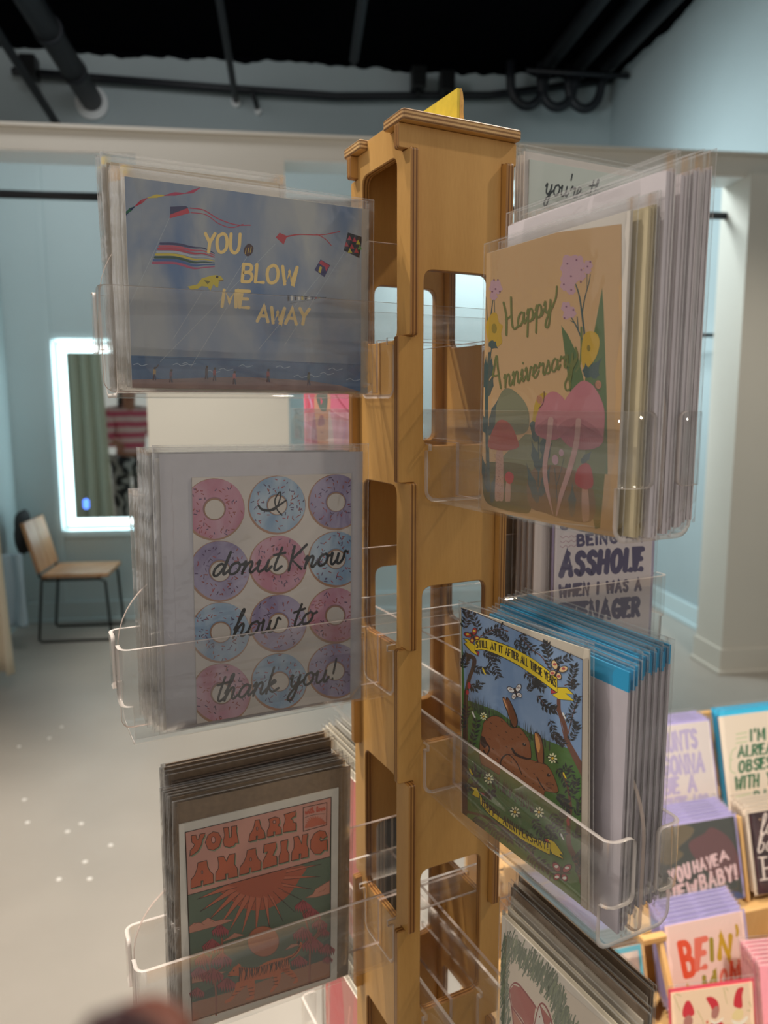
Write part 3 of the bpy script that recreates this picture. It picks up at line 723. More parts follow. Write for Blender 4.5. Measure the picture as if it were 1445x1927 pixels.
def art_kite(w, h, g):
    A = Art(w, h, [(233.3, 324.7), (691.8, 388), (677.5, 735), (253.7, 727)], g).frame(170, 290, 2.449)
    full = [(120, 60), (1330, 220), (1300, 1120), (160, 1110)]
    A.poly(full, '@w,#557199,#a0a4a6,26'); A.up()
    A.poly([(190, 925), (700, 940), (1000, 958), (1260, 968), (1250, 1100), (190, 1090)], '@w,#3f5f86,#56769a,60'); A.up()
    A.poly([(190, 1035), (420, 1030), (700, 1022), (1000, 1040), (1150, 1062), (1262, 1098), (1260, 1130), (190, 1110)], '@w,#7d6668,#97807c,40'); A.up()
    for x, y in ((210, 968), (390, 968), (430, 965), (540, 1000), (600, 990), (690, 975), (860, 980), (1060, 1010), (940, 1022), (1180, 1038), (1000, 1020), (1100, 990)):
        A.stroke([(x, y), (x+18, y-6), (x+36, y+4), (x+62, y-2)], 3, '#9fb2c6')
    for i in range(14): A.stroke([(230+70*i, 935+i*2.2), (300+70*i, 936+i*2.6)], 2.5, '#35527a')
    for a, b in (((370, 285), (160, 760)), ((865, 410), (330, 955)), ((735, 465), (600, 680)), ((520, 640), (390, 850)), ((1070, 560), (780, 900)), ((1195, 440), (900, 880)), ((640, 700), (470, 980))):
        A.stroke([a, b], 1.6, '#aab4bd', False)
    A.up()
    seg = ['#2a2c58', '#31624f', '#a23446', '#c4b040', '#a92f56']
    pth = [(128, 296), (160, 268), (205, 232), (265, 190), (345, 178), (440, 168), (512, 140)]
    for i, c in enumerate(seg): A.stroke([pth[i], ((pth[i][0]+pth[i+1][0])/2+2, (pth[i][1]+pth[i+1][1])/2-3), pth[i+1]] if i else pth[:3], [3, 17, 3], c)
    A.stroke([pth[5], (478, 158), pth[6]], [3, 16, 3], '#a92f56')
    A.poly([(372, 232), (445, 228), (460, 238), (372, 284)], '#2d2f57').poly([(455, 238), (465, 262), (370, 288), (372, 270)], '#b03448')
    A.stroke([(465, 238), (530, 248), (600, 290), (680, 318), (750, 320)], 5, '#a93350').stroke([(470, 260), (540, 270), (600, 312), (660, 332), (715, 316)], 4, '#a93350')
    for i, c in enumerate(('#2c2f5c', '#b04a5e', '#aa3a50', '#a4aebc', '#c2b03c', '#24483f', '#3c5c92', '#a5486a')):
        y = 408+i*13; A.stroke([(328-i*5, y), (400, y+2), (480, y+18+i), (530, y+22), (580, y+46-i*4)], [11, 12, 6, 4], c)
    A.poly([(868, 378), (886, 356), (922, 372), (904, 412)], '#a82f3c'); A.stroke([(920, 374), (980, 364), (1080, 366), (1170, 350)], [7, 5, 4], '#a82f3c').stroke([(1060, 362), (1100, 385), (1128, 416)], 4, '#a82f3c')
    A.poly([(1208, 354), (1275, 376), (1258, 476), (1186, 440)], '#23232c')
    A.poly([(1076, 482), (1120, 510), (1092, 566), (1046, 532)], '#2b2a5e')
    A.stroke([(744, 410), (755, 430), (748, 455), (732, 466)], 4, '#3a2a2c'); A.poly([(742, 408), (762, 425), (755, 455), (734, 468), (718, 450), (722, 425)], '#40262c', True)
    A.up()
    for t in ((1215, 380, '#b03448'), (1238, 388, '#b03448'), (1200, 410, '#a82f3c'), (1225, 420, '#a82f3c'), (1255, 400, '#b9ad3a'), (1215, 440, '#b9ad3a'), (1245, 440, '#a82f3c'), (1262, 425, '#5a8a50')):
        A.poly([(t[0]-11, t[1]+10), (t[0], t[1]-12), (t[0]+11, t[1]+12)], t[2])
    A.poly([(1078, 486), (1118, 512), (1106, 526), (1068, 500)], '#b03448').poly([(1082, 520), (1074, 548), (1064, 540), (1072, 514)], '#c4b040').poly([(1094, 506), (1112, 518), (1100, 540)], '#b03448')
    for d in (0, 12, 24): A.stroke([(728+d, 432-d*.3), (724+d, 456-d*.3)], 4, '#b99a4a')
    A.poly([(455, 610), (500, 600), (520, 572), (560, 560), (585, 556), (610, 562), (622, 580), (600, 588), (596, 615), (585, 612), (575, 598), (560, 630), (548, 612), (520, 608), (500, 622), (470, 624)], '#bfae3a')
    A.up().disc((592, 565), 6, '#26262a').stroke([(600, 580), (620, 582)], 3, '#6a3a2a').poly([(530, 580), (560, 585), (548, 600)], '#6f6a34')
    for i in range(12):
        x = 918+i*16; r = max(3, 14-i); A.poly([(x, 660-r*.7+i*.5), (x+9, 660-r*.6+i*.4), (x+9, 672+r*.3-i*.9), (x, 672+r*.4-i*.9)], ('#20222c', '#d7d6d2', '#2a3a6a', '#a23440', '#c4b040')[i % 5 if i > 3 else i % 2])
    for s in range(26): A.disc((930+s*6.6, 650+s*.5), 1.8, '#23252e', n=5).disc((930+s*6.6, 688-s*1.1), 1.8, '#23252e', n=5)
    A.up()
    A.text('YOU', [(532, 446), (700, 450)], (6, -88), 15, 'gold', 0.14, jit=.03).text('BLOW', [(708, 586), (962, 600)], (8, -82), 15, 'gold', 0.16, jit=.03)
    A.text('ME', [(614, 702), (740, 708)], (6, -76), 15, 'gold', 0.16).text('AWAY', [(776, 770), (1010, 788)], (8, -70), 15, 'gold', 0.12, jit=.04)
    for x, y, c in ((305, 1005, '#b08d4e'), (380, 1015, '#704a5a'), (542, 1000, '#4a4450'), (578, 1008, '#8a3440'), (668, 1024, '#b06a72'), (822, 1015, '#8e3a44'), (1007, 1030, '#4e5a4c')):
        A.stroke([(x, y-12), (x, y+8)], 13, c, False).stroke([(x-2, y+8), (x-5, y+30)], 6, '#4a3038', False).stroke([(x+2, y+8), (x+5, y+30)], 6, '#3d4258', False).disc((x+2, y-22), 6, '#2c2226', n=8)
    A.stroke([(305, 985), (318, 976), (322, 968)], 4, '#3a2a2c')
    return A
DONUT_L = ('p', 'b', 'v'), ('v', 'p', 'b'), ('b', 'v', 'p'), ('p', 'b', 'v')
def art_donut(w, h, g):
    A = Art(w, h, [(361, 897.5), (665, 891), (664, 1316), (373, 1362)], g).frame(200, 820, 2.4914)
    A.poly([(380, 150), (1200, 150), (1200, 1300), (420, 1400)], '@w,#a9a29d,#b3aca6,30'); A.up()
    cen = [[(508, 340, 146), (805, 322, 138), (1085, 310, 132)], [(535, 632, 144), (812, 604, 138), (1086, 580, 132)], [(540, 920, 142), (815, 880, 136), (1084, 846, 132)], [(546, 1208, 142), (820, 1155, 134), (1084, 1108, 130)]]
    wash = {'p': ('@w,#9a6274,#a98b98,60', '#855a66', '#7a5560'), 'b': ('@w,#627f9c,#93a2b0,60', '#8a6a5a', '#5d7792'), 'v': ('@w,#6f6384,#918aa0,60', '#80605a', '#665a7c')}
    rng = random.Random(5)
    for r in range(4):
        for c in range(3):
            x, y, R = cen[r][c]; k = wash[DONUT_L[r][c]]; ry = R*1.0
            A.disc((x-2, y+3), R, '#8c6a56', ry+1, 40)
    A.up()
    for r in range(4):
        for c in range(3):
            x, y, R = cen[r][c]; k = wash[DONUT_L[r][c]]
            A.poly([(x+1+(R-5)*(1+.012*math.sin(7*t+r))*math.cos(t), y-1+(R-5)*(1+.012*math.sin(5*t+c))*math.sin(t)) for t in [2*PI*i/40 for i in range(40)]], k[0])
    A.up()
    for r in range(4):
        for c in range(3):
            x, y, R = cen[r][c]; k = wash[DONUT_L[r][c]]
            for i in range(60):
                a = rng.uniform(0, 2*PI); q = rng.uniform(.43, .92)*R; sx, sy = x+q*math.cos(a), y+q*math.sin(a); b = rng.uniform(0, PI); l = rng.uniform(5, 9)
                A.stroke([(sx-l*math.cos(b), sy-l*math.sin(b)), (sx+l*math.cos(b), sy+l*math.sin(b))], 4.2, rng.choice(('#3c2a44', '#7d4238', '#8a3f48', '#4a3858', '#7c3a36')), False, caps=False)
            A.disc((x, y), R*.38, k[2], R*.38, 26)
    A.up()
    for r in range(4):
        for c in range(3):
            x, y, R = cen[r][c]; A.disc((x, y+1), R*.355, '#80604c', R*.355, 26)
    A.up()
    for r in range(4):
        for c in range(3):
            x, y, R = cen[r][c]; A.disc((x+1, y+3), R*.315, '#aca59e', R*.315, 26)
    A.up(); K = '#121214'
    A.stroke([(716, 326), (735, 345), (775, 348), (815, 325), (848, 302)], [9, 13, 12, 7], K).stroke([(828, 372), (805, 345), (795, 300), (818, 262), (820, 290), (800, 340), (770, 352)], 7, K)
    A.text('donut', [(492, 660), (818, 632)], (10, -112), 12, K, 0.0, slant=.22).text('Know', [(862, 634), (1128, 600)], (8, -112), 12, K, 0.02, slant=.2)
    A.text('how', [(594, 950), (806, 922)], (10, -128), 11, K, 0.0, slant=.25).text('to', [(868, 908), (980, 880)], (8, -108), 11, K, 0.0, slant=.2)
    A.text('thank', [(508, 1252), (812, 1204)], (6, -118), 11, K, 0.0, slant=.22).text('you', [(862, 1190), (1045, 1162)], (6, -118), 11, K, 0.0, slant=.2).text('!', [(1062, 1152), (1092, 1148)], (16, -98), 10, K)
    return A
def leafy(A, pts, col, stem, L, W_, n, rng, sw=4):
    """a twig with paired almond leaves"""
    A.stroke(pts, sw, stem); Q = cat_rom([np.array(p, float) for p in pts], 10)
    for i in range(n):
        q = Q[int((i+.5)/n*(len(Q)-2))]; d = Q[min(len(Q)-1, int((i+.5)/n*(len(Q)-2))+1)]-q; a0 = math.atan2(d[1], d[0])
        for sgn in (-1, 1):
            a = a0+sgn*rng.uniform(.7, 1.05); l = L*rng.uniform(.8, 1.15); t = np.array((math.cos(a), math.sin(a))); nn = np.array((-t[1], t[0]))
            A.poly([q, q+t*l*.45+nn*W_*.5, q+t*l, q+t*l*.45-nn*W_*.5], col)
def daisy(A, c, r, leaf='#243322', ang=.2):
    A.poly([(c[0]-r*1.5, c[1]-r*.3), (c[0]-r*.3, c[1]-r*.9), (c[0]+r*1.4, c[1]+r*1.25), (c[0]+r*.6, c[1]+r*1.1)], leaf); A.up()
    for i in range(8):
        a = ang+i*PI/4; A.disc((c[0]+r*.72*math.cos(a), c[1]+r*.85*math.sin(a)), r*.36, '#d8c9a0', r*.2, 9, a)
    A.up().disc(c, r*.3, '#c4a02c', n=10)
def butterfly(A, c, s, a1, a2, line='#2a1d1c', rot=0.0):
    for l, col in ((1.12, line), (.9, a1)):
        for sx, sy, rx, ry, an in ((-.5, -.45, .5, .3, .8), (.5, -.45, .5, .3, -.8), (-.36, .42, .36, .26, -.9), (.36, .42, .36, .26, .9)):
            x, y = sx*s, sy*s; ca, sa = math.cos(rot), math.sin(rot)
            A.disc((c[0]+x*ca-y*sa, c[1]+x*sa+y*ca), rx*s*l, col, ry*s*l, 12, an+rot)
        A.up()
    for sx, sy in ((-.5, -.5), (.5, -.5), (-.36, .45), (.36, .45)):
        x, y = sx*s, sy*s; ca, sa = math.cos(rot), math.sin(rot); A.disc((c[0]+x*ca-y*sa, c[1]+x*sa+y*ca), .2*s, a2, .14*s, 9)
    ca, sa = math.cos(rot), math.sin(rot)
    A.stroke([(c[0]+.5*s*sa, c[1]-.5*s*ca), (c[0]-.6*s*sa, c[1]+.6*s*ca)], s*.16, line)
def art_rabbit(w, h, g):
    A = Art(w, h, [(875, 1145), (1122, 1219), (1099, 1717), (867, 1530)], g).frame(860, 1130, 5.352)
    # picture area inside the cream margin (right and top margin only, as printed)
    TL, TR = (92, 68), (1338, 575); BR = (1205, 3135); BL = (42, 2160)
    A.poly([TL, TR, BR, BL], '#3d5c2c'); A.up()
    def uv(u, v):
        a = np.array(TL)*(1-u)+np.array(TR)*u; b = np.array(BL)*(1-u)+np.array(BR)*u; return tuple(a*(1-v)+b*v)
    A.poly([TL, TR, uv(1, .45), (1150, 1500), (930, 1420), (720, 1330), (420, 1120), (100, 1010)], '@w,#607a9c,#7389a6,45'); A.up()
    rng = random.Random(3); D = '#26282a'
    for i in range(150):
        t = rng.random(); x = 150+t*800; y = 1030+t*430+rng.uniform(-10, 60)
        if rng.random() < .15: continue
        A.poly([(x-5, y+30), (x+5, y+30), (x+rng.uniform(-26, 26), y-rng.uniform(40, 130))], '#2c3528')
    for i in range(120):
        x = rng.uniform(130, 760); y = 1640+(x-130)*.66+rng.uniform(-20, 70); A.poly([(x-5, y+40), (x+5, y+40), (x+rng.uniform(-22, 22), y-rng.uniform(20, 70))], '#3a2a1e')
    A.up()
    # trees: right trunk, left trunk, lower branch
    BRN = '#5a3a2e'
    A.stroke([(1060, 1000), (1062, 1120), (1110, 1250), (1135, 1420), (1200, 1560), (1320, 1800)], [40, 42, 46, 60, 80], BRN)
    A.stroke([(1250, 2900), (1180, 2640), (1110, 2480), (1110, 2280), (1140, 2110), (1120, 1900), (1070, 1760)], [70, 58, 50, 36, 26, 14], BRN)
    A.stroke([(130, 560), (205, 600), (190, 700), (150, 800), (110, 1000), (90, 1400), (70, 1800), (60, 2140)], [40, 44, 36, 44, 56, 60], '#3f2e26')
    A.stroke([(60, 2120), (260, 2180), (420, 2280), (640, 2440), (800, 2680), (960, 2730), (1100, 2760)], [26, 24, 22, 26, 22], '#4a3328')
    A.stroke([(1110, 1420), (1040, 1110), (930, 1070), (850, 960)], 10, BRN).stroke([(1130, 1400), (1200, 1160), (1250, 1030)], 12, BRN).stroke([(1250, 720), (1190, 820), (1130, 850)], 12, BRN)
    A.stroke([(990, 700), (900, 560), (800, 490), (690, 370)], 12, BRN).stroke([(560, 310), (480, 290), (380, 310), (280, 370)], 12, BRN).stroke([(900, 830), (820, 790), (730, 740)], 12, BRN)
    A.up()
    for p in ([(300, 380), (400, 300), (520, 260)], [(260, 330), (230, 200), (180, 110)], [(300, 520), (380, 570), (480, 590)], [(360, 570), (410, 680), (450, 790)], [(180, 690), (280, 720), (370, 700)],
              [(160, 860), (210, 900), (270, 830)], [(560, 420), (500, 350), (430, 330)], [(700, 320), (740, 420), (880, 520)], [(640, 380), (680, 480), (800, 520)], [(1000, 690), (960, 560), (930, 430)],
              [(1010, 620), (1100, 590), (1230, 550)], [(990, 560), (960, 450), (920, 420)], [(800, 800), (850, 850), (920, 900)], [(720, 720), (800, 800), (880, 800)], [(740, 920), (800, 850), (870, 830)], [(830, 960), (940, 1060), (1030, 1100)],
              [(880, 1060), (960, 1100), (1030, 1110)], [(1180, 1150), (1230, 1020), (1260, 960)], [(1130, 1130), (1190, 1230), (1240, 1250)], [(960, 1200), (1010, 1350), (1110, 1480)], [(1150, 1420), (1220, 1330), (1250, 1250)], [(960, 1330), (1040, 1400), (1110, 1470)],
              [(1200, 780), (1240, 680), (1240, 640)], [(1230, 900), (1200, 800), (1260, 860)], [(1010, 1700), (1080, 1800), (1130, 1960)], [(1140, 2000), (1200, 1900), (1220, 1800)], [(1030, 1960), (1090, 2080), (1130, 2120)],
              [(1190, 2180), (1240, 2100), (1230, 2000)], [(1000, 2300), (1040, 2200), (1080, 2150)], [(1150, 2400), (1210, 2350), (1240, 2250)], [(950, 2140), (990, 2280), (1080, 2400)], [(760, 2200), (800, 2320), (880, 2400)], [(880, 2260), (930, 2340), (960, 2420)],
              [(1130, 2640), (1200, 2600), (1250, 2540)], [(680, 2560), (760, 2660), (900, 2720)], [(560, 2390), (640, 2460), (760, 2540)], [(760, 2600), (860, 2680), (930, 2790)], [(300, 2220), (340, 2320), (420, 2400)], [(420, 2300), (470, 2380), (540, 2420)],
              [(130, 2200), (190, 2240), (260, 2290)], [(100, 1700), (150, 1780), (220, 1720)], [(150, 1480), (190, 1330), (210, 1200)], [(280, 2010), (320, 1960), (370, 1950)], [(60, 1900), (140, 1880), (200, 1860)], [(1180, 2780), (1220, 2700), (1250, 2660)], [(110, 300), (150, 180), (130, 90)],
              [(60, 1300), (90, 1200), (130, 1060)], [(80, 700), (110, 620), (140, 560)], [(1000, 1960), (1060, 2020), (1120, 2060)], [(1060, 1760), (1140, 1700), (1190, 1900)]):
        leafy(A, p, D, '#3a2c26', 64, 25, 7, rng, 5)
    A.up()
    # rabbits
    R1, R2, K = '#72452a', '#764a2e', '#1f1512'
    A.poly([(480, 985), (510, 1000), (600, 1150), (625, 1235), (600, 1290), (560, 1270), (540, 1180), (490, 1050)], K, True).poly([(520, 980), (570, 1040), (628, 1200), (610, 1290), (560, 1240), (515, 1100)], K, True)
    body1 = [(262, 1330), (290, 1230), (380, 1175), (470, 1200), (560, 1290), (640, 1290), (700, 1360), (740, 1440), (748, 1590), (700, 1600), (640, 1600), (600, 1540), (560, 1680), (440, 1700), (420, 1760), (330, 1700), (240, 1640), (235, 1460)]
    A.poly([(x+(x-480)*.02, y+(y-1440)*.02) for x, y in body1], K, True)
    A.up(); A.poly(body1, R1, True).poly([(492, 990), (520, 1010), (595, 1150), (615, 1240), (590, 1280), (550, 1200)], R1, True).poly([(528, 995), (566, 1050), (618, 1200), (600, 1270), (560, 1220)], '#5d3720', True)
    A.poly([(482, 1000), (500, 1010), (528, 1090), (520, 1100)], '#b58862', True)
    A.up()
    body2 = [(450, 1620), (520, 1560), (640, 1590), (740, 1610), (830, 1640), (900, 1660), (960, 1740), (1010, 1880), (1010, 1940), (940, 1940), (880, 1930), (860, 1990), (800, 1960), (700, 1860), (600, 1800), (480, 1720), (430, 1690)]
    A.poly([(x+(x-720)*.02, y+(y-1760)*.025) for x, y in body2], K, True)
    A.poly([(800, 1330), (860, 1370), (886, 1480), (880, 1660), (830, 1700), (800, 1560), (790, 1420)], K, True); A.up()
    A.poly(body2, R2, True).poly([(804, 1345), (852, 1380), (874, 1480), (868, 1650), (836, 1680), (812, 1540)], R2, True); A.up()
    A.poly([(800, 1345), (830, 1380), (850, 1470), (830, 1540), (806, 1470)], '#b58048', True)
    A.stroke([(300, 1440), (330, 1500), (300, 1560), (270, 1520)], 14, K).poly([(250, 1370), (290, 1390), (310, 1470), (280, 1500), (240, 1450)], '#2f1c14')
    A.stroke([(435, 1690), (450, 1600), (520, 1560), (600, 1640), (650, 1760)], 10, K).stroke([(560, 1500), (600, 1560), (700, 1600), (745, 1600)], [22, 26, 12], K)
    A.stroke([(805, 1790), (840, 1860), (880, 1920)], 12, K).stroke([(790, 1640), (830, 1640), (900, 1660)], 5, K)
    A.disc((685, 1458), 20, K, 15, 12, .6).disc((925, 1768), 20, K, 17, 12, .5)
    for x, y in ((350, 1240), (400, 1270), (460, 1220), (340, 1300), (500, 1330), (420, 1360), (470, 1400), (330, 1400), (540, 1250), (560, 1400), (500, 1480), (620, 1380), (650, 1350), (360, 1500), (400, 1600), (330, 1600), (480, 1640), (540, 1630), (620, 1690), (700, 1700), (680, 1780), (770, 1750), (860, 1720), (760, 1850), (820, 1880), (900, 1850), (560, 1720), (960, 1860)):
        A.stroke([(x, y), (x+12, y+9)], 6, K, False)
    for i in range(5): A.stroke([(895, 1850+i*16), (925, 1845+i*15), (950, 1850+i*13)], 3.5, K)
    for i in range(34):
        x = 420+i*13; y = 1640+i*10; A.stroke([(x, y), (x+rng.uniform(6, 18), y+rng.uniform(20, 45))], 6, K, False)
    A.up().disc((690, 1454), 5, '#cdb9a8', n=7).disc((931, 1762), 5, '#cdb9a8', n=7)
    # ribbons
    Y, E_ = '#c9ac1e', '#1d1814'
    def ribbon(top, bot, tails, folds, txt, base, up, tw):
        for t in tails:
            A.poly(t, Y); A.stroke(t+[t[0]], 6, E_, False)
        for f in folds:
            A.poly(f, '#9a3036'); A.stroke(f+[f[0]], 5, E_, False)
        A.up(); T_ = cat_rom([np.array(p, float) for p in top], 8); B_ = cat_rom([np.array(p, float) for p in bot], 8)
        for i in range(len(T_)-1): A.poly([T_[i], T_[i+1], B_[i+1], B_[i]], Y)
        A.stroke([tuple(p) for p in T_], 7, E_, False).stroke([tuple(p) for p in B_], 7, E_, False).stroke([top[0], bot[0]], 7, E_, False).stroke([top[-1], bot[-1]], 7, E_, False)
        A.up().text(txt, base, up, tw, E_, 0.27, space=.34); A.up()
    ribbon([(228, 392), (330, 388), (560, 460), (780, 570), (940, 680), (1052, 770)], [(218, 515), (320, 510), (520, 585), (730, 700), (890, 815), (1048, 925)],
           [[(228, 470), (150, 400), (105, 398), (140, 432), (110, 448), (180, 530), (250, 572), (222, 515)], [(1050, 870), (1150, 870), (1226, 942), (1135, 930), (1222, 1004), (1060, 990), (1000, 950), (1050, 925)]],
           [[(224, 515), (262, 528), (250, 570)], [(985, 890), (1048, 925), (985, 938)]],
           'STILL AT IT AFTER ALL THESE YEARS', [(232, 488), (340, 486), (560, 562), (760, 670), (920, 780), (1040, 872)], ((0, -66), (2, -84)), 10.5)
    ribbon([(220, 1958), (300, 2080), (420, 2190), (560, 2290), (720, 2385), (915, 2455)], [(222, 2050), (300, 2150), (430, 2260), (570, 2370), (740, 2480), (905, 2570)],
           [[(220, 1960), (190, 1890), (120, 1880), (160, 1916), (138, 1960), (205, 1996)], [(915, 2460), (880, 2400), (960, 2440), (1048, 2570), (1010, 2565), (1050, 2620), (930, 2560), (908, 2500)]],
           [[(215, 1935), (260, 1940), (265, 1980)], [(862, 2412), (885, 2400), (915, 2452), (862, 2432)]],
           'HAPPY ANNIVERSARY!', [(240, 2060), (310, 2140), (430, 2240), (570, 2340), (735, 2445), (895, 2525)], ((4, -80), (0, -80)), 9.5)
    for c, r in (((282, 1178), 34), ((975, 1595), 46), ((315, 1800), 46), ((567, 2135), 48), ((815, 2140), 48)): daisy(A, c, r)
    butterfly(A, (620, 930), 82, '#d5c8c2', '#8d7d7a', rot=-.25); butterfly(A, (1062, 700), 100, '#caa97c', '#9c4646', rot=.45); butterfly(A, (1020, 2750), 110, '#8e3b40', '#d2c2ba', rot=.15); butterfly(A, (205, 370), 78, '#8e2f30', '#c9a437', rot=-.5)
    for x, y, c in ((1110, 1150, '#d5c8c2'), (180, 1150, '#d5c8c2'), (1040, 2380, '#d5c8c2'), (1090, 1760, '#c9ac1e'), (135, 1720, '#c9ac1e'), (300, 710, '#c9ac1e')):
        A.disc((x, y), 26, c, 9, 9, 1.2).disc((x+14, y+30), 18, c, 8, 9, 1.0)
    for x, y in ((1120, 2190), (1115, 2260), (150, 880), (130, 940), (1110, 2230), (150, 860)): A.disc((x, y), 16, '#9a3036', 24, 9)
    A.up().poly([TR, (1480, 520), (1400, 3300), (1195, 3330), BR], '#8f867a').up()
    A.stroke([TL, TR], 6, '#3a2c26', False).stroke([TR, BR], 6, '#3a2c26', False)
    return A
def groovy(A, rows, col, dark, shadow):
    """fat flared seventies capitals: wide square feet, narrow waists"""
    shp = {'Y': [[(0, 1), (.34, 1), (.44, .72), (.56, .72), (.62, 1), (1, 1), (.96, .78), (.84, .62), (.8, .3), (.6, .04), (.28, -.02), (0, 0), (.0, .3), (.2, .36), (.3, .5), (.08, .66)]],
           'O': [[(.5, 1), (.82, .88), (1, .52), (.84, .12), (.5, 0), (.16, .12), (0, .52), (.18, .88)]],
           'U': [[(0, 1), (.36, 1), (.4, .7), (.42, .45), (.54, .45), (.58, .7), (.6, 1), (1, 1), (.94, .7), (.98, .4), (1, .06), (.8, .1), (.7, -.02), (.4, -.04), (.08, .08), (.0, .34), (.1, .62)]],
           'A': [[(.3, 1), (.72, 1), (.76, .72), (.86, .5), (1, .36), (1, 0), (.54, 0), (.54, .2), (.46, .2), (.46, 0), (0, 0), (0, .36), (.16, .52), (.26, .74)]],
           'R': [[(.06, 1), (.6, 1), (.92, .86), (.94, .62), (.8, .48), (1, .34), (1, 0), (.56, 0), (.56, .2), (.46, .2), (.46, 0), (0, 0), (0, .36), (.12, .52), (.16, .74)]],
           'E': [[(.06, 1), (.96, 1), (.94, .72), (.74, .72), (.62, .64), (.74, .58), (.78, .44), (1, .38), (1, 0), (0, 0), (0, .36), (.12, .54), (.16, .76)]],
           'M': [[(.06, 1), (.36, 1), (.5, .74), (.64, 1), (.94, 1), (.9, .72), (.88, .54), (1, .36), (1, 0), (.56, 0), (.56, .22), (.46, .22), (.46, 0), (0, 0), (0, .36), (.12, .52), (.12, .74)]],
           'Z': [[(.06, 1), (.96, 1), (.98, .76), (.72, .46), (1, .36), (1, 0), (0, 0), (0, .3), (.34, .68), (.04, .66)]],
           'I': [[(.12, 1), (.88, 1), (.8, .7), (.78, .56), (1, .36), (1, 0), (0, 0), (0, .36), (.2, .54), (.2, .74)]],
           'N': [[(.06, 1), (.36, 1), (.58, .62), (.62, 1), (.96, 1), (.9, .74), (.9, .54), (1, .36), (1, 0), (.56, 0), (.56, .22), (.46, .22), (.46, 0), (0, 0), (0, .36), (.12, .52), (.12, .76)]],
           'G': [[(.55, 1), (.9, .9), (1, .66), (.74, .58), (.62, .7), (.56, .6), (.62, .52), (1, .52), (1, .04), (.82, .1), (.6, -.04), (.24, .02), (0, .3), (.02, .66), (.24, .92)]]}
    for word in rows:
        for ch, bl, br, tl, tr in word:
            bl, br, tl, tr = (np.array(p, float) for p in (bl, br, tl, tr))
            def m(p): return (bl*(1-p[0])+br*p[0])*(1-p[1])+(tl*(1-p[0])+tr*p[0])*p[1]
            for lay, (dx, dy, c) in enumerate(((9, 11, shadow),)):
                for s in shp[ch]: A.poly([m(p)+np.array((dx, dy)) for p in s], c)
    A.up()
    for word in rows:
        for ch, bl, br, tl, tr in word:
            bl, br, tl, tr = (np.array(p, float) for p in (bl, br, tl, tr))
            def m(p): return (bl*(1-p[0])+br*p[0])*(1-p[1])+(tl*(1-p[0])+tr*p[0])*p[1]
            for s in shp[ch]: A.poly([m(p) for p in s], col)
    A.up()
    for word in rows:
        for ch, bl, br, tl, tr in word:
            bl, br, tl, tr = (np.array(p, float) for p in (bl, br, tl, tr))
            def m(p): return tuple((bl*(1-p[0])+br*p[0])*(1-p[1])+(tl*(1-p[0])+tr*p[0])*p[1])
            for s in shp[ch]: A.stroke([m(p) for p in s]+[m(s[0][0:2]) if False else m(s[0])], 5, dark, False)
            hole = {'O': (.5, .56, .17, .2), 'A': (.5, .56, .08, .12), 'R': (.52, .74, .13, .1)}.get(ch)
            if hole:
                c = m(hole[:2]); A.disc(c, hole[2]*110, dark, hole[3]*150); A.up().disc(c, hole[2]*110-5, '#a9766a', hole[3]*150-5)
def flower(A, c, s, col, line, drop=1.0, lean=0.0):
    for i in range(7):
        t = (i-3)/3.0; x = c[0]+t*s*.62; A.poly([(c[0]+t*s*.2, c[1]-s*.5), (x-s*.13, c[1]), (x+lean*s*.2, c[1]+s*.62*(1-abs(t)*.25)*drop), (x+s*.14, c[1]-s*.05)], col)
        A.stroke([(c[0]+t*s*.2, c[1]-s*.5), (x-s*.14, c[1]), (x+lean*s*.2, c[1]+s*.62*(1-abs(t)*.25)*drop)], 4, line, False)
    A.poly([(c[0]-s*.4, c[1]-s*.3), (c[0], c[1]-s*.62), (c[0]+s*.4, c[1]-s*.3), (c[0], c[1]-s*.2)], col)
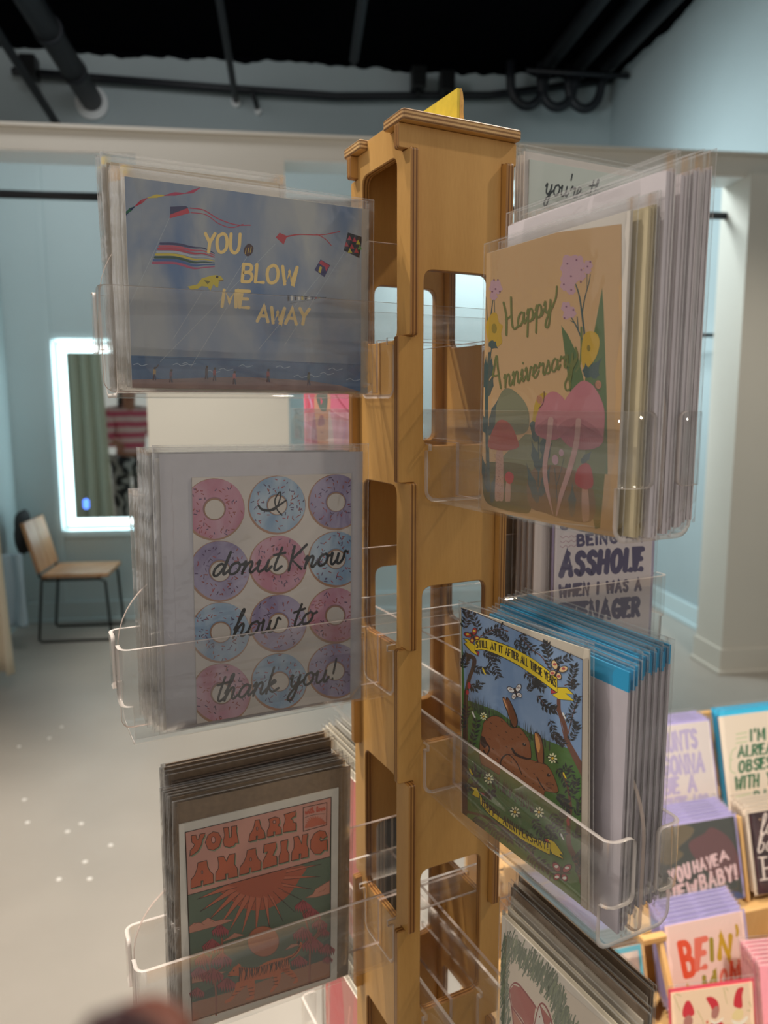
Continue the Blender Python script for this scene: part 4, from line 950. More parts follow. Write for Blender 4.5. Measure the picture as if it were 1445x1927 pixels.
def art_tiger(w, h, g):
    A = Art(w, h, [(340, 1557.5), (639, 1483), (635.6, 1847), (345, 1952)], g).frame(340, 1480, 4.5156)
    GR, OR, PK, SAND, DK = '#4a5546', '#8c4630', '#9b6a58', '#845740', '#2c241f'
    TL, TR, BR, BL = (50, 412), (1285, 95), (1276, 1630), (98, 2010)
    def uv(u, v):
        a = np.array(TL)*(1-u)+np.array(TR)*u; b = np.array(BL)*(1-u)+np.array(BR)*u; return tuple(a*(1-v)+b*v)
    A.poly([TL, TR, BR, BL], GR); A.up()
    A.poly([TL, TR, (1272, 600), (68, 942)], '#a27467')
    A.poly([(98, 1855), (300, 1800), (640, 1690), (960, 1570), (1276, 1470), (1276, 1640), (98, 2020)], SAND)
    A.poly([(98, 1855), (200, 1760), (330, 1690), (440, 1690), (520, 1720)], '#39463d').poly([(880, 1600), (930, 1520), (1060, 1450), (1276, 1290), (1276, 1470)], '#39463d')
    A.up()
    # sun with spikes below the title band
    c = (700, 800); R = 330
    A.poly([(368, 862), (1030, 680), (1010, 800), (930, 920), (850, 990), (740, 1050), (620, 1066), (500, 1030), (420, 960)], OR, True); A.up()
    for tip, b1, b2 in (((1200, 665), (905, 715), (900, 745)), ((1190, 772), (890, 770), (880, 800)), ((1120, 880), (860, 830), (880, 860)), ((1045, 980), (830, 870), (870, 900)), ((975, 1080), (790, 905), (830, 950)), ((872, 1155), (745, 925), (790, 960)),
                        ((757, 1215), (700, 940), (745, 960)), ((640, 1260), (640, 950), (690, 960)), ((520, 1270), (590, 945), (640, 960)), ((410, 1255), (550, 935), (600, 950)), ((325, 1210), (500, 920), (555, 940)), ((235, 1160), (455, 900), (510, 920)), ((170, 1080), (420, 880), (480, 900)), ((145, 975), (385, 855), (480, 870))):
        A.poly([b1, tip, b2], '#99533c'); A.stroke([b1, tip, b2], 4, DK, False)
    A.up().disc((705, 1330), 132, '#93573f', 128, 30, -.5); A.stroke([(705+134*math.cos(t), 1330+130*math.sin(t)) for t in [2*PI*i/30 for i in range(31)]], 4, '#5a3426', False)
    for cl in ([(75, 1265), (75, 1210), (120, 1175), (180, 1175), (235, 1130), (300, 1160), (350, 1145), (460, 1145), (330, 1195)], [(340, 1340), (430, 1285), (460, 1260), (540, 1275)], [(885, 1405), (940, 1355), (1000, 1345), (1060, 1340)], [(1065, 955), (1130, 920), (1150, 880), (1272, 805), (1272, 915), (1150, 950)], [(98, 1640), (98, 1615), (200, 1590), (390, 1590), (200, 1670), (98, 1690)]):
        A.poly(cl, PK); A.stroke(cl+[cl[0]], 3.5, '#6a4236', False)
    A.stroke([(120, 1190), (160, 1170), (210, 1190), (240, 1150), (290, 1170)], 3, '#6a4236').stroke([(1150, 940), (1190, 900), (1220, 890), (1260, 840)], 3, '#6a4236')
    A.up()
    # red flowers on stems
    RD, LN = '#823d3f', '#4a2424'
    for st in ([(300, 1960), (300, 1800), (290, 1680), (250, 1560), (260, 1450)], [(300, 1590), (360, 1530), (352, 1310)], [(290, 1690), (220, 1580), (210, 1500)], [(1095, 1690), (1100, 1500), (1110, 1340), (1170, 1250), (1190, 1160)], [(1110, 1350), (1080, 1200), (1035, 1060)], [(1120, 1330), (1210, 1250)]): A.stroke(st, 14, '#7d4a3a').stroke([(p[0]+8, p[1]) for p in st], 3, LN)
    for c_, s in (((340, 1245), 96), ((270, 1375), 110), ((195, 1495), 100), ((350, 1495), 118), ((160, 1605), 96), ((275, 1630), 124), ((395, 1705), 110), ((140, 1775), 84), ((1045, 1030), 96), ((1120, 1100), 105), ((1185, 1185), 92), ((1215, 1255), 76), ((1040, 1270), 112), ((1125, 1360), 124), ((1250, 1400), 92), ((1010, 1505), 96), ((1255, 1485), 60)): flower(A, c_, s, RD, LN)
    A.up()
    # tiger walking left
    TG, ST = '#a2522c', '#2c1c16'
    for leg in ([(780, 1600), (850, 1600), (840, 1680), (800, 1740), (775, 1765), (760, 1755), (800, 1690), (790, 1640)], [(860, 1570), (930, 1560), (990, 1630), (1000, 1670), (970, 1690), (958, 1680), (975, 1650), (900, 1610)], [(560, 1690), (630, 1680), (625, 1780), (620, 1820), (555, 1835), (560, 1815), (590, 1800)], [(480, 1680), (570, 1690), (470, 1790), (430, 1840), (380, 1860), (378, 1840), (430, 1800), (460, 1740)]): A.poly(leg, TG, True)
    A.stroke([(900, 1475), (960, 1450), (1005, 1400), (1025, 1350), (1000, 1335)], [30, 24, 22, 22, 20], TG)
    A.poly([(400, 1625), (410, 1600), (440, 1575), (450, 1550), (480, 1535), (490, 1520), (512, 1530), (515, 1545), (570, 1555), (650, 1550), (720, 1510), (800, 1480), (880, 1470), (920, 1500), (930, 1560), (880, 1590), (800, 1625), (720, 1650), (640, 1660), (620, 1690), (540, 1700), (500, 1680), (495, 1630), (440, 1625), (415, 1630)], TG, True)
    A.up()
    rng = random.Random(9)
    for i in range(30):
        x = 500+i*14.3; yt = 1548-max(0, (i-11))*4.4+(4 if i < 11 else 0); yb = 1690-i*4.6
        A.stroke([(x, yt+4), (x+rng.uniform(-10, 12), yt+(yb-yt)*.45), (x-rng.uniform(0, 16), yt+(yb-yt)*.9)], [9, 7, 3], ST)
    for i in range(8): A.stroke([(905+i*14, 1482-i*i*2.0), (925+i*14, 1462-i*i*2.0)], 6, ST, False)
    for x, y in ((790, 1640), (800, 1670), (800, 1700), (900, 1590), (930, 1610), (960, 1640), (590, 1730), (595, 1760), (600, 1790), (520, 1720), (480, 1760), (450, 1790)): A.stroke([(x-14, y+4), (x+28, y-4)], 5, ST, False)
    A.stroke([(405, 1625), (425, 1632), (445, 1628)], 5, ST).disc((452, 1582), 7, ST, n=8).poly([(400, 1618), (412, 1600), (420, 1618)], '#5a2a24').disc((1005, 1340), 12, ST, 16, 9)
    # title
    r1 = [('Y', (88, 612), (205, 540), (100, 440), (218, 415)), ('O', (218, 575), (358, 540), (216, 420), (352, 385)), ('U', (366, 540), (498, 505), (370, 370), (484, 348)), ('A', (582, 484), (724, 448), (612, 306), (700, 290)), ('R', (738, 440), (862, 412), (745, 292), (850, 254)), ('E', (876, 400), (985, 380), (876, 250), (988, 215))]
    r2 = [('A', (94, 884), (285, 832), (100, 680), (280, 632)), ('M', (302, 820), (490, 778), (310, 620), (478, 580)), ('A', (504, 768), (684, 718), (520, 570), (690, 520)), ('Z', (700, 712), (822, 674), (706, 508), (820, 480)), ('I', (838, 668), (922, 644), (842, 480), (926, 455)), ('N', (944, 640), (1090, 604), (955, 440), (1092, 405)), ('G', (1106, 590), (1252, 556), (1106, 400), (1248, 362))]
    A.up(); groovy(A, [r1, r2], '#944a30', DK, '#6a7158'); A.up()
    A.stroke([(1046, 388), (1046, 186), (1248, 140), (1246, 330), (1046, 388)], 5, DK, False)
    A.text('with', [(1064, 244), (1140, 226)], (0, -44), 9, '#9a4634', .08).text('love', [(1160, 222), (1234, 204)], (0, -44), 9, '#9a4634', .08)
    A.stroke([(1060, 272), (1100, 256), (1150, 244), (1190, 238), (1232, 236)], 3, DK)
    A.poly([(1068, 360), (1078, 320), (1110, 285), (1150, 268), (1190, 275), (1225, 300), (1232, 318)], '#9a4f3a', True)
    for i in range(13): a = PI+PI*i/12; A.poly([(1150+66*math.cos(a-.1), 330+56*math.sin(a-.1)), (1150+90*math.cos(a), 330+80*math.sin(a)), (1150+66*math.cos(a+.1), 330+56*math.sin(a+.1))], '#9a4f3a')
    A.stroke([TL, TR], 5, DK, False).stroke([TR, BR], 6, DK, False).stroke([BR, BL], 5, DK, False).stroke([TL, BL], 8, DK, False).stroke([(68, 942), (1272, 600)], 5, DK, False)
    return A
def wavy_leaf(A, base, tip, wd, col):
    b, t = np.array(base, float), np.array(tip, float); d = t-b; n = np.array((-d[1], d[0]))/ (np.hypot(*d) or 1)
    L = [b+d*k/6+n*wd*.5*math.sin(PI*min(1, k/6+.12))*(1 if k % 2 else .72) for k in range(7)]; R = [b+d*k/6-n*wd*.5*math.sin(PI*min(1, k/6+.12))*(1 if k % 2 else .72) for k in range(6, -1, -1)]
    A.poly(L+R, col)
def art_mushroom(w, h, g):
    A = Art(w, h, [(929, 482), (1207, 400), (1150, 1010), (900, 960)], g).frame(890, 400, 4.25)
    BG, GRN, DG, SG = '#a88862', '#5b6239', '#3b4a48', '#69694f'
    A.poly([(100, 260), (1272, 110), (1160, 2640), (20, 2560)], BG); A.up()
    # long leaves and ground
    A.poly([(1092, 622), (1096, 800), (1090, 1500), (1070, 2100), (1010, 2100), (900, 1500), (930, 1300), (1010, 980)], '#4b5c38').poly([(748, 922), (800, 1000), (870, 1160), (920, 1400), (900, 1560), (800, 1500), (770, 1180)], '#4b5c38').poly([(820, 1600), (1040, 1500), (1075, 1900), (1020, 2300), (990, 2520), (950, 2530), (880, 2100)], '#565c36')
    A.poly([(200, 2000), (420, 1790), (700, 1800), (900, 1900), (880, 2200), (400, 2300), (180, 2250)], '#6d6c50')
    A.up()
    A.poly([(75, 2050), (160, 2010), (420, 2040), (480, 2180), (440, 2390), (360, 2410), (200, 2380), (90, 2330), (62, 2220)], '#56502f', True)
    A.poly([(420, 2180), (480, 2060), (620, 2030), (760, 2060), (900, 2120), (960, 2300), (920, 2470), (720, 2460), (560, 2410), (440, 2360)], '#695038', True)
    A.up()
    # left plant, stems, small flowers
    for st in ([(100, 2000), (110, 1700), (150, 1300), (180, 1080), (210, 900), (215, 700)], [(150, 900), (150, 700)], [(180, 860), (200, 740), (215, 700)]): A.stroke(st, [9, 7, 4], DG)
    A.stroke([(110, 2200), (120, 1500), (160, 1150)], 26, DG)
    for b, t in (((120, 1500), (190, 1300)), ((110, 1420), (130, 1160)), ((140, 1350), (180, 1170)), ((100, 1780), (50, 1560)), ((130, 1800), (210, 1560)), ((110, 2250), (60, 1930)), ((130, 2330), (190, 2050)), ((140, 1720), (230, 1480))): wavy_leaf(A, b, t, 62, DG)
    A.stroke([(935, 1020), (920, 830), (905, 690), (880, 596)], [16, 13, 10], DG).stroke([(920, 830), (950, 700), (985, 590), (1002, 515)], [10, 8, 5], DG).stroke([(970, 620), (975, 510)], 5, DG).stroke([(910, 1030), (870, 930), (830, 855)], [14, 11, 8], DG).stroke([(885, 960), (880, 855)], 8, DG).stroke([(850, 900), (826, 886)], 7, DG)
    A.stroke([(905, 1090), (885, 1230), (850, 1290)], 16, GRN).stroke([(910, 940), (905, 1100)], 18, GRN)
    A.up()
    PKF = '#a08088'
    for c, R in (((230, 620), 52), ((210, 690), 30), ((850, 450), 84), ((900, 430), 60), ((830, 540), 70), ((800, 600), 46), ((920, 520), 44), ((840, 640), 36), ((990, 440), 34), ((980, 480), 30), ((795, 780), 40), ((830, 820), 42), ((790, 850), 26)):
        A.poly([(c[0]+R*(1+.14*math.sin(5*t))*math.cos(t), c[1]+R*1.1*(1+.14*math.cos(6*t))*math.sin(t)) for t in [2*PI*i/30 for i in range(30)]], PKF)
    A.up()
    for c in ((820, 430), (895, 400), (930, 480), (845, 530), (922, 576), (784, 596), (842, 640), (1006, 416), (982, 452), (796, 774), (852, 800), (778, 866), (218, 560), (228, 634), (200, 655), (250, 560), (262, 655)): A.disc(c, 8, '#6a4658', n=8)
    YL = '#a4842a'
    A.poly([(145, 900), (190, 830), (230, 830), (245, 900), (275, 930), (260, 990), (265, 1060), (220, 1095), (160, 1060), (140, 980)], YL, True); A.poly([(905, 1110), (930, 1000), (985, 968), (1040, 1000), (1050, 1080), (1010, 1190), (930, 1270), (900, 1220)], YL, True)
    A.poly([(490, 1640), (520, 1520), (580, 1460), (630, 1490), (634, 1580), (590, 1650), (490, 1700)], '#9d8028', True)
    A.disc((205, 950), 22, '#7b6a24', 40).disc((962, 1105), 14, '#6f6024', 26)
    for b, t in (((160, 1060), (230, 1110)), ((940, 1330), (1070, 1180)), ((945, 1340), (930, 1220)), ((980, 1340), (1040, 1260)), ((500, 1740), (580, 1690)), ((480, 1690), (525, 1800))): wavy_leaf(A, b, t, 78, DG)
    A.stroke([(530, 1760), (522, 2000), (510, 2200)], 12, DG)
    for b, t in (((520, 2080), (470, 1830)), ((530, 2050), (640, 1850)), ((500, 2330), (420, 2010)), ((520, 2280), (620, 2020)), ((505, 1850), (495, 1640)), ((560, 1950), (575, 1780))): wavy_leaf(A, b, t, 74, DG)
    A.poly([(580, 1720), (660, 1690), (650, 1770), (600, 1820), (570, 1790)], '#8d7428', True)
    A.up()
    # sage mushroom, red mushrooms
    A.poly([(190, 1640), (200, 1560), (250, 1450), (320, 1430), (420, 1520), (460, 1640), (420, 1780), (200, 1780)], '#6a6a52', True)
    A.up()
    def shroom(cap, stem, cc, sc, dots=False):
        A.poly(stem, sc, True); A.up(); A.poly(cap, cc, True); A.up()
    def cv(pts): return [(p[0], p[1]) for p in pts]
    k = 4.25/5.352
    def m(pts): return [(x*k, (700-400)*4.25+y*k) for x, y in pts]       # second crop of the same card
    A.poly(m([(235, 820), (295, 820), (295, 1050), (285, 1290), (240, 1310), (200, 1290), (215, 1050)]), '#a07c6c', True)
    A.poly(m([(322, 1120), (360, 1120), (355, 1300), (330, 1315), (303, 1300)]), '#a07c6c', True); A.poly(m([(1085, 1180), (1140, 1180), (1145, 1460), (1110, 1505), (1072, 1480)]), '#a07c6c', True)
    A.up()
    rng = random.Random(2)
    for i in range(110): x = rng.uniform(212, 288); y = rng.uniform(840, 1285); A.disc(m([(x, y)])[0], 3, '#7a5648', n=5)
    A.poly(m([(155, 780), (180, 660), (250, 530), (320, 508), (400, 570), (450, 700), (455, 780), (310, 812)]), '#8e4238', True); A.poly(m([(305, 1080), (345, 1018), (398, 1060), (380, 1130), (340, 1140)]), '#9a3234', True); A.poly(m([(1018, 1130), (1040, 1000), (1110, 935), (1170, 950), (1198, 1060), (1190, 1160), (1110, 1190)]), '#8f2d30', True)
    A.up()
    wavy_leaf(A, m([(970, 1460)])[0], m([(990, 1120)])[0], 70, DG); wavy_leaf(A, m([(1090, 930)])[0], m([(1200, 810)])[0], 60, DG)
    A.stroke(m([(825, 1320), (825, 1150), (815, 980)]), 5, DG).stroke(m([(830, 1150), (880, 1000), (915, 880)]), 4, DG)
    A.disc(m([(825, 900)])[0], 26, PKF, 40).disc(m([(890, 830)])[0], 20, PKF, 28); A.up()
    # pink mushrooms with long stems
    P1, P2 = '#9d6268', '#8f555c'
    A.poly(m([(632, 600), (650, 480), (700, 360), (760, 260), (830, 220), (900, 250), (960, 340), (960, 560), (880, 680), (760, 700), (660, 660)]), P1, True); A.up()
    A.poly(m([(640, 580), (800, 480), (900, 560), (860, 690), (740, 695), (660, 655)]), P2, True)
    A.poly(m([(860, 600), (890, 420), (980, 260), (1090, 140), (1160, 112), (1240, 160), (1310, 280), (1345, 420), (1330, 620), (1300, 740), (1200, 790), (1050, 790), (940, 740)]), P1, True); A.up()
    A.poly(m([(860, 600), (960, 500), (1090, 490), (1230, 560), (1318, 680), (1290, 750), (1190, 795), (1050, 792), (940, 740)]), P2, True); A.up()
    for i in range(22):
        x = 900+i*19; A.stroke(m([(1075, 520), (x, 640+abs(i-11)*2), (x+(i-11)*6, 770-abs(i-9)*6)]), 2.2, '#7b454d')
    for i in range(12):
        x = 670+i*17; A.stroke(m([(800, 500), (x, 600), (x+(i-6)*4, 680)]), 2, '#7b454d')
    A.up()
    A.stroke(m([(798, 500), (770, 700), (720, 950), (725, 1150), (780, 1435)]), [44, 40, 38, 36, 6], '#a27d78').stroke(m([(1078, 510), (1040, 760), (950, 1040), (870, 1250), (815, 1450)]), [42, 44, 40, 36, 10], '#a27d78')
    for c in (m([(692, 300)])[0], m([(1295, 150)])[0]):
        A.disc(c, 25, '#9b6a50', 34, 14); A.up(); A.stroke([(c[0]+r*math.cos(t), c[1]+1.3*r*math.sin(t)) for r, t in [(3+i*.9, i*.55) for i in range(20)]], 2.5, '#6f4636')
    A.stroke(m([(682, 390), (720, 350), (738, 290), (742, 220)]), 6, '#5a3c32'); A.stroke(m([(1250, 130), (1270, 180), (1310, 210)]), 6, '#5a3c32')
    A.up()
    # lettering
    TX = '#5d6032'
    A.stroke([(290, 742), (308, 860), (302, 1000)], 17, TX).stroke([(352, 700), (350, 850), (355, 930), (372, 952), (400, 930)], 16, TX).stroke([(302, 880), (352, 846)], 14, TX)
    A.text('appy', [(392, 942), (690, 812)], (6, -215), 15, TX, 0.03, slant=.0).stroke([(690, 760), (716, 700), (728, 612)], 14, TX)
    A.stroke([(178, 1335), (215, 1168), (222, 1260), (240, 1425)], 15, TX).stroke([(180, 1330), (228, 1322)], 12, TX)
    A.text('nniversary', [(268, 1424), (850, 1240)], (4, -205), 14, TX, 0.0)
    A.stroke([(858, 1100), (868, 1180), (800, 1310), (760, 1390), (770, 1440), (800, 1420), (800, 1330)], 14, TX)
    return A
def art_snack(w, h, g):
    A = Art(w, h, [(939.8, 1727.3), (1152, 1945), (1105, 2160), (905, 2000)], g).frame(880, 1660, 4.0139)
    A.poly([(100, 240), (1200, 1240), (1000, 2100), (60, 1500)], '#a59a8c'); A.up(); rng = random.Random(4)
    def scr(path, wd):
        Q = cat_rom([np.array(p, float) for p in path], 14)
        for q in Q:
            for _ in range(6):
                a = rng.uniform(-.4, .4)+2.2; c = q+np.array((rng.uniform(-wd/2, wd/2), rng.uniform(-wd/2, wd/2))); A.stroke([(c[0]-26*math.cos(a), c[1]-26*math.sin(a)), (c[0]+26*math.cos(a), c[1]+26*math.sin(a))], 9, rng.choice(('#4d5648', '#5a6253', '#475143', '#5f6852')), False, caps=False)
    scr([(275, 420), (400, 540), (560, 680), (640, 790), (690, 930), (860, 1080), (960, 1180)], 76); scr([(262, 430), (235, 640), (235, 860), (220, 1060), (200, 1300)], 64)
    A.up()
    A.poly([(285, 660), (320, 645), (400, 690), (490, 800), (445, 930), (380, 820), (300, 740)], '#80413c'); A.poly([(290, 740), (450, 930), (550, 1080), (330, 1090)], '#8f5a4c')
    A.poly([(445, 935), (525, 800), (595, 880), (615, 1080), (560, 1090)], '#a8a098'); A.poly([(525, 800), (595, 880), (560, 930)], '#80413c'); A.up()
    L = '#6c2a2c'
    A.stroke([(330, 1080), (300, 780), (282, 670), (310, 640), (360, 655), (450, 750), (495, 805)], 8, L).stroke([(290, 735), (400, 860), (548, 1072)], 8, L).stroke([(440, 940), (525, 798), (600, 885), (618, 1080)], 8, L).stroke([(525, 800), (562, 930), (595, 885)], 6, L, False)
    A.stroke([(518, 905), (520, 945), (545, 965), (555, 930)], 7, L).stroke([(560, 950), (560, 990), (585, 1010), (592, 980)], 7, L).stroke([(615, 970), (690, 1072)], 7, L)
    for c in ((518, 850), (535, 890), (570, 940), (590, 970)): A.disc(c, 5, L, n=6)
    A.text('CR', [(345, 1010), (460, 1120)], (10, -110), 32, '#7d3a24', .3)
    return A
def simple(w, h, bg, g=1.0, wash=False):
    A = Art(w, h, [(0, 0), (100*w/h, 0), (100*w/h, 100), (0, 100)], g); A.poly([(-1, -1), (300, -1), (300, 101), (-1, 101)], bg); return A.up()
def art_sweet(w, h, g):
    A = simple(w, h, '#aab2ae', g); K = '#232a30'
    A.text("you're", [(8.5, 13.5), (29, 13)], (0, -9.5), .8, K, .0, slant=.25).text('th', [(32.5, 12.8), (40, 12.6)], (0, -9), .8, K, .0, slant=.25)
    A.text('t', [(10, 27), (14, 27)], (0, -9), .8, K, .0, slant=.25)
    return A
def art_teen(w, h, g):
    A = Art(w, h, [(1038, 940), (1225, 900), (1219, 1200), (1044, 1237)], g).frame(960, 980, 4.5156)
    A.poly([(300, -400), (1300, -500), (1250, 1200), (320, 1250)], '#b9b0b2'); A.up(); V = '#4b4560'
    A.text('BEING AN', [(395+150, 292), (1100, 190)], (-4, -76), 24, V, .3)
    A.disc((428, 166), 34, V, 22)
    A.text('ASSHOLE', [(420, 528), (1095, 422)], (10, -160), 46, V, .34)
    A.text('WHEN I WAS A', [(412, 688), (1092, 588)], (2, -82), 24, V, .34, space=.5)
    A.text('TEENAGER', [(425, 880), (1085, 785)], (2, -130), 38, V, .32)
    for i in range(3): A.stroke([(402+k*22, 244+i*36-k*4+(7 if k % 2 else -7)) for k in range(7)], 5, '#9a7a86')
    return A
def art_sea(w, h, g):
    A = Art(w, h, [(1108, 1803), (1205, 1768), (1195, 1885), (1098, 1920)], g)
    A.poly([(1080, 1760), (1230, 1740), (1220, 1900), (1080, 1940)], '#4f95a6'); A.up()
    A.poly([(1113, 1809), (1199, 1777), (1190, 1880), (1103, 1912)], '@w,#a39a98,#c2b2a4,70'); A.up()
    A.stroke([(1115, 1850), (1140, 1836), (1165, 1830), (1192, 1820)], [2, 9, 4], '#b8a9b4').stroke([(1112, 1880), (1150, 1862), (1185, 1856)], [2, 8, 3], '#d9bea0')
    return A
def art_aunts(w, h, g):
    A = Art(w, h, [(1235, 1359), (1333, 1351), (1347, 1507), (1240, 1522)], g); A.poly([(1200, 1340), (1360, 1330), (1370, 1520), (1200, 1540)], '#eaddd8'); A.up(); V = '#c4b6d8'
    A.text('AUNTS', [(1238, 1398), (1309, 1390)], (-1, -26), 6.5, V, .26); A.text('GONNA', [(1240, 1434), (1320, 1428)], (0, -27), 6.8, V, .24); A.text('BE A', [(1240, 1466), (1303, 1460)], (0, -24), 6.5, V, .3, space=.5); A.text('CUTE ASS', [(1240, 1499), (1325, 1491)], (0, -24), 6, V, .24, space=.4)
    for i in range(9): A.disc((1245+i*9.5, 1511-i*.8), 5, '#e2cdd4', 3.5)
    return A
def art_obsessed(w, h, g):
    A = Art(w, h, [(1341, 1349), (1512, 1329), (1530, 1522), (1373, 1543)], g).frame(1180, 1300, 5.4528)
    A.poly([(700, -200), (2200, -200), (2200, 1500), (700, 1500)], '#f2e1cc'); A.up(); K = '#3a7350'; Lg = '#bfcf9e'
    A.text("I'M", [(1225, 542), (1372, 530)], (-6, -122), 24, K, .3); A.text('ALREADY', [(1105, 712), (1600, 660)], (0, -108), 24, K, .3); A.text('OBSESSED', [(1118, 874), (1640, 800)], (0, -112), 24, K, .3)
    A.text('WITH YOUR', [(1090, 1046), (1650, 980)], (0, -122), 24, K, .3, space=.7); A.text('BABY', [(1280, 1190), (1560, 1150)], (0, -114), 24, K, .3)
    for i in range(3):
        A.stroke([(1075, 465+i*50), (1185, 448+i*50)], 12, Lg, False).stroke([(1410, 410+i*50), (1520, 395+i*50)], 12, Lg, False).stroke([(1100+i*20, 1120+i*48), (1240, 1092+i*48)], 12, Lg, False)
    A.stroke([(1080, 612), (1040, 650), (1025, 740), (1050, 735)], 10, Lg).stroke([(1028, 745), (1035, 850), (1085, 885)], 10, Lg)
    return A
def art_newbaby(w, h, g):
    A = Art(w, h, [(1249, 1568), (1396, 1543), (1396, 1692), (1240, 1719)], g).frame(1180, 1600, 5.4528)
    A.poly([(200, -400), (1300, -400), (1300, 700), (200, 700)], '#4b4d4a'); A.up()
    A.poly([(380, -140), (560, -240), (760, -200), (740, -120), (600, 0), (640, 60), (480, 160), (330, 60)], '#6d6250', True).poly([(700, -30), (860, -140), (960, -200), (1130, -60), (1180, 260), (1000, 320), (820, 200)], '#6a4c4e', True).poly([(330, 520), (700, 440), (1030, 420), (1180, 480), (1180, 700), (330, 700)], '#4d5677', True); A.up()
    P_ = '#e2bfc0'
    A.text('YOU', [(482, 352), (680, 272)], (-6, -130), 30, P_, .42); A.text('HAVE', [(720, 236), (960, 160)], (0, -105), 24, P_, .34); A.text('A', [(990, 128), (1076, 100)], (0, -85), 24, P_, .2)
    A.text('NEW', [(430, 530), (720, 440)], (6, -130), 32, P_, .36); A.text('BABY!', [(766, 412), (1140, 300)], (-4, -140), 30, P_, .34)
    return A
def art_maroon(w, h, g):
    A = Art(w, h, [(1414, 1581), (1530, 1560), (1545, 1700), (1424, 1722)], g); A.poly([(1380, 1540), (1560, 1530), (1560, 1740), (1380, 1740)], '@w,#2f2024,#50363a,50'); A.up(); L = '#e8d6cc'
    A.text('lo', [(1432, 1618), (1458, 1613)], (0, -36), 2.6, L, .0, slant=.2); A.text('bo', [(1426, 1648), (1456, 1642)], (0, -34), 2.6, L, .0, slant=.2)
    A.stroke([(1434, 1656), (1436, 1694)], 4, L, False).stroke([(1428, 1656), (1442, 1655)], 3, L, False).stroke([(1429, 1695), (1444, 1693)], 3, L, False).stroke([(1436, 1675), (1460, 1671)], 3, L, False)
    A.up().disc((1433, 1590), 1.6, '#d9b08c', n=6)
    return A
def art_mom(w, h, g):
    A = Art(w, h, [(1266, 1756), (1410, 1724), (1428, 1868), (1275, 1885)], g).frame(1180, 1600, 5.4528)
    A.poly([(300, 500), (1400, 500), (1400, 1700), (300, 1700)], '#ecc9bd'); A.up(); R, C, O, Y = '#e0502c', '#e2705a', '#9a8a24', '#c39a1e'
    A.text('B', [(640, 1210), (740, 1195)], (-46, -240), 52, R); A.text('E', [(752, 1160), (840, 1140)], (20, -220), 50, C); A.stroke([(905, 930), (905, 1085)], [46, 52, 46], O, False); A.text('N', [(985, 1070), (1110, 1062)], (18, -170), 56, Y); A.stroke([(1180, 805), (1190, 850), (1180, 885)], [34, 36, 26], Y)
    A.text('A', [(600, 1470), (700, 1460)], (10, -160), 44, Y); A.text('M', [(812, 1400), (945, 1350)], (-2, -170), 44, O); A.disc((1022, 1240), 48, C, 86, 22, .15); A.up().disc((1022, 1240), 16, '#ecc9bd', 46, 14, .15); A.text('M', [(1100, 1270), (1210, 1256)], (6, -160), 42, R)
    return A
def art_gnomes(w, h, g):
    A = Art(w, h, [(1257, 1873), (1410, 1853), (1460, 1960), (1290, 1985)], g).frame(1180, 1600, 5.4528)
    A.poly([(300, 1300), (1700, 1300), (1700, 2200), (300, 2200)], '#f0cfae'); A.up(); RD, SK, WH = '#cc2434', '#b07468', '#f3e6d2'
    def g1(c, hat, face, robe, sk):
        A.poly(robe, RD, True); A.poly(hat, RD, True); A.up(); A.poly(face, sk, True); A.up()
    g1(None, [(566, 1600), (580, 1540), (620, 1524), (680, 1570), (690, 1610), (600, 1630)], [(596, 1640), (640, 1610), (690, 1640), (680, 1700), (640, 1720), (605, 1690)], [(600, 1800), (640, 1740), (720, 1720), (800, 1820), (760, 1950), (600, 1950)], SK)
    g1(None, [(795, 1500), (860, 1490), (930, 1520), (960, 1580), (900, 1600), (870, 1560)], [(880, 1570), (930, 1540), (960, 1580), (940, 1620), (890, 1615)], [(890, 1660), (1010, 1640), (1095, 1730), (1060, 1760), (930, 1780)], SK)
    g1(None, [(1095, 1480), (1110, 1430), (1170, 1418), (1175, 1470), (1200, 1540), (1110, 1535)], [(1110, 1590), (1150, 1550), (1220, 1560), (1220, 1610), (1130, 1620)], [(1140, 1680), (1220, 1640), (1330, 1660), (1360, 1720), (1290, 1790), (1170, 1740)], '#e8cf96')
    for a in ([(605, 1720), (660, 1760), (740, 1700), (730, 1760), (650, 1800)], [(870, 1625), (930, 1660), (1010, 1630), (1010, 1610), (940, 1640)], [(1110, 1620), (1200, 1670), (1285, 1610), (1270, 1590), (1200, 1630)]): A.poly(a, WH, True)
    A.poly([(1215, 1720), (1270, 1690), (1330, 1700), (1340, 1790), (1230, 1790)], '#d9a0a0', True)
    for st in ([(450, 1500), (540, 1590)], [(470, 1490), (530, 1500)], [(725, 1580), (800, 1640)], [(800, 1640), (830, 1680)], [(960, 1430), (1030, 1525)], [(985, 1430), (1015, 1445)], [(1260, 1500), (1300, 1530)], [(1265, 1555), (1300, 1555)]): A.stroke(st, [4, 16, 3], '#9a9a30')
    A.disc((850, 1648), 12, '#d8492c', n=8)
    for i in range(8): A.stroke([(905+i*18, 1690+(i % 2)*8), (915+i*18, 1740)], 4, '#e79a9a', False)
    return A
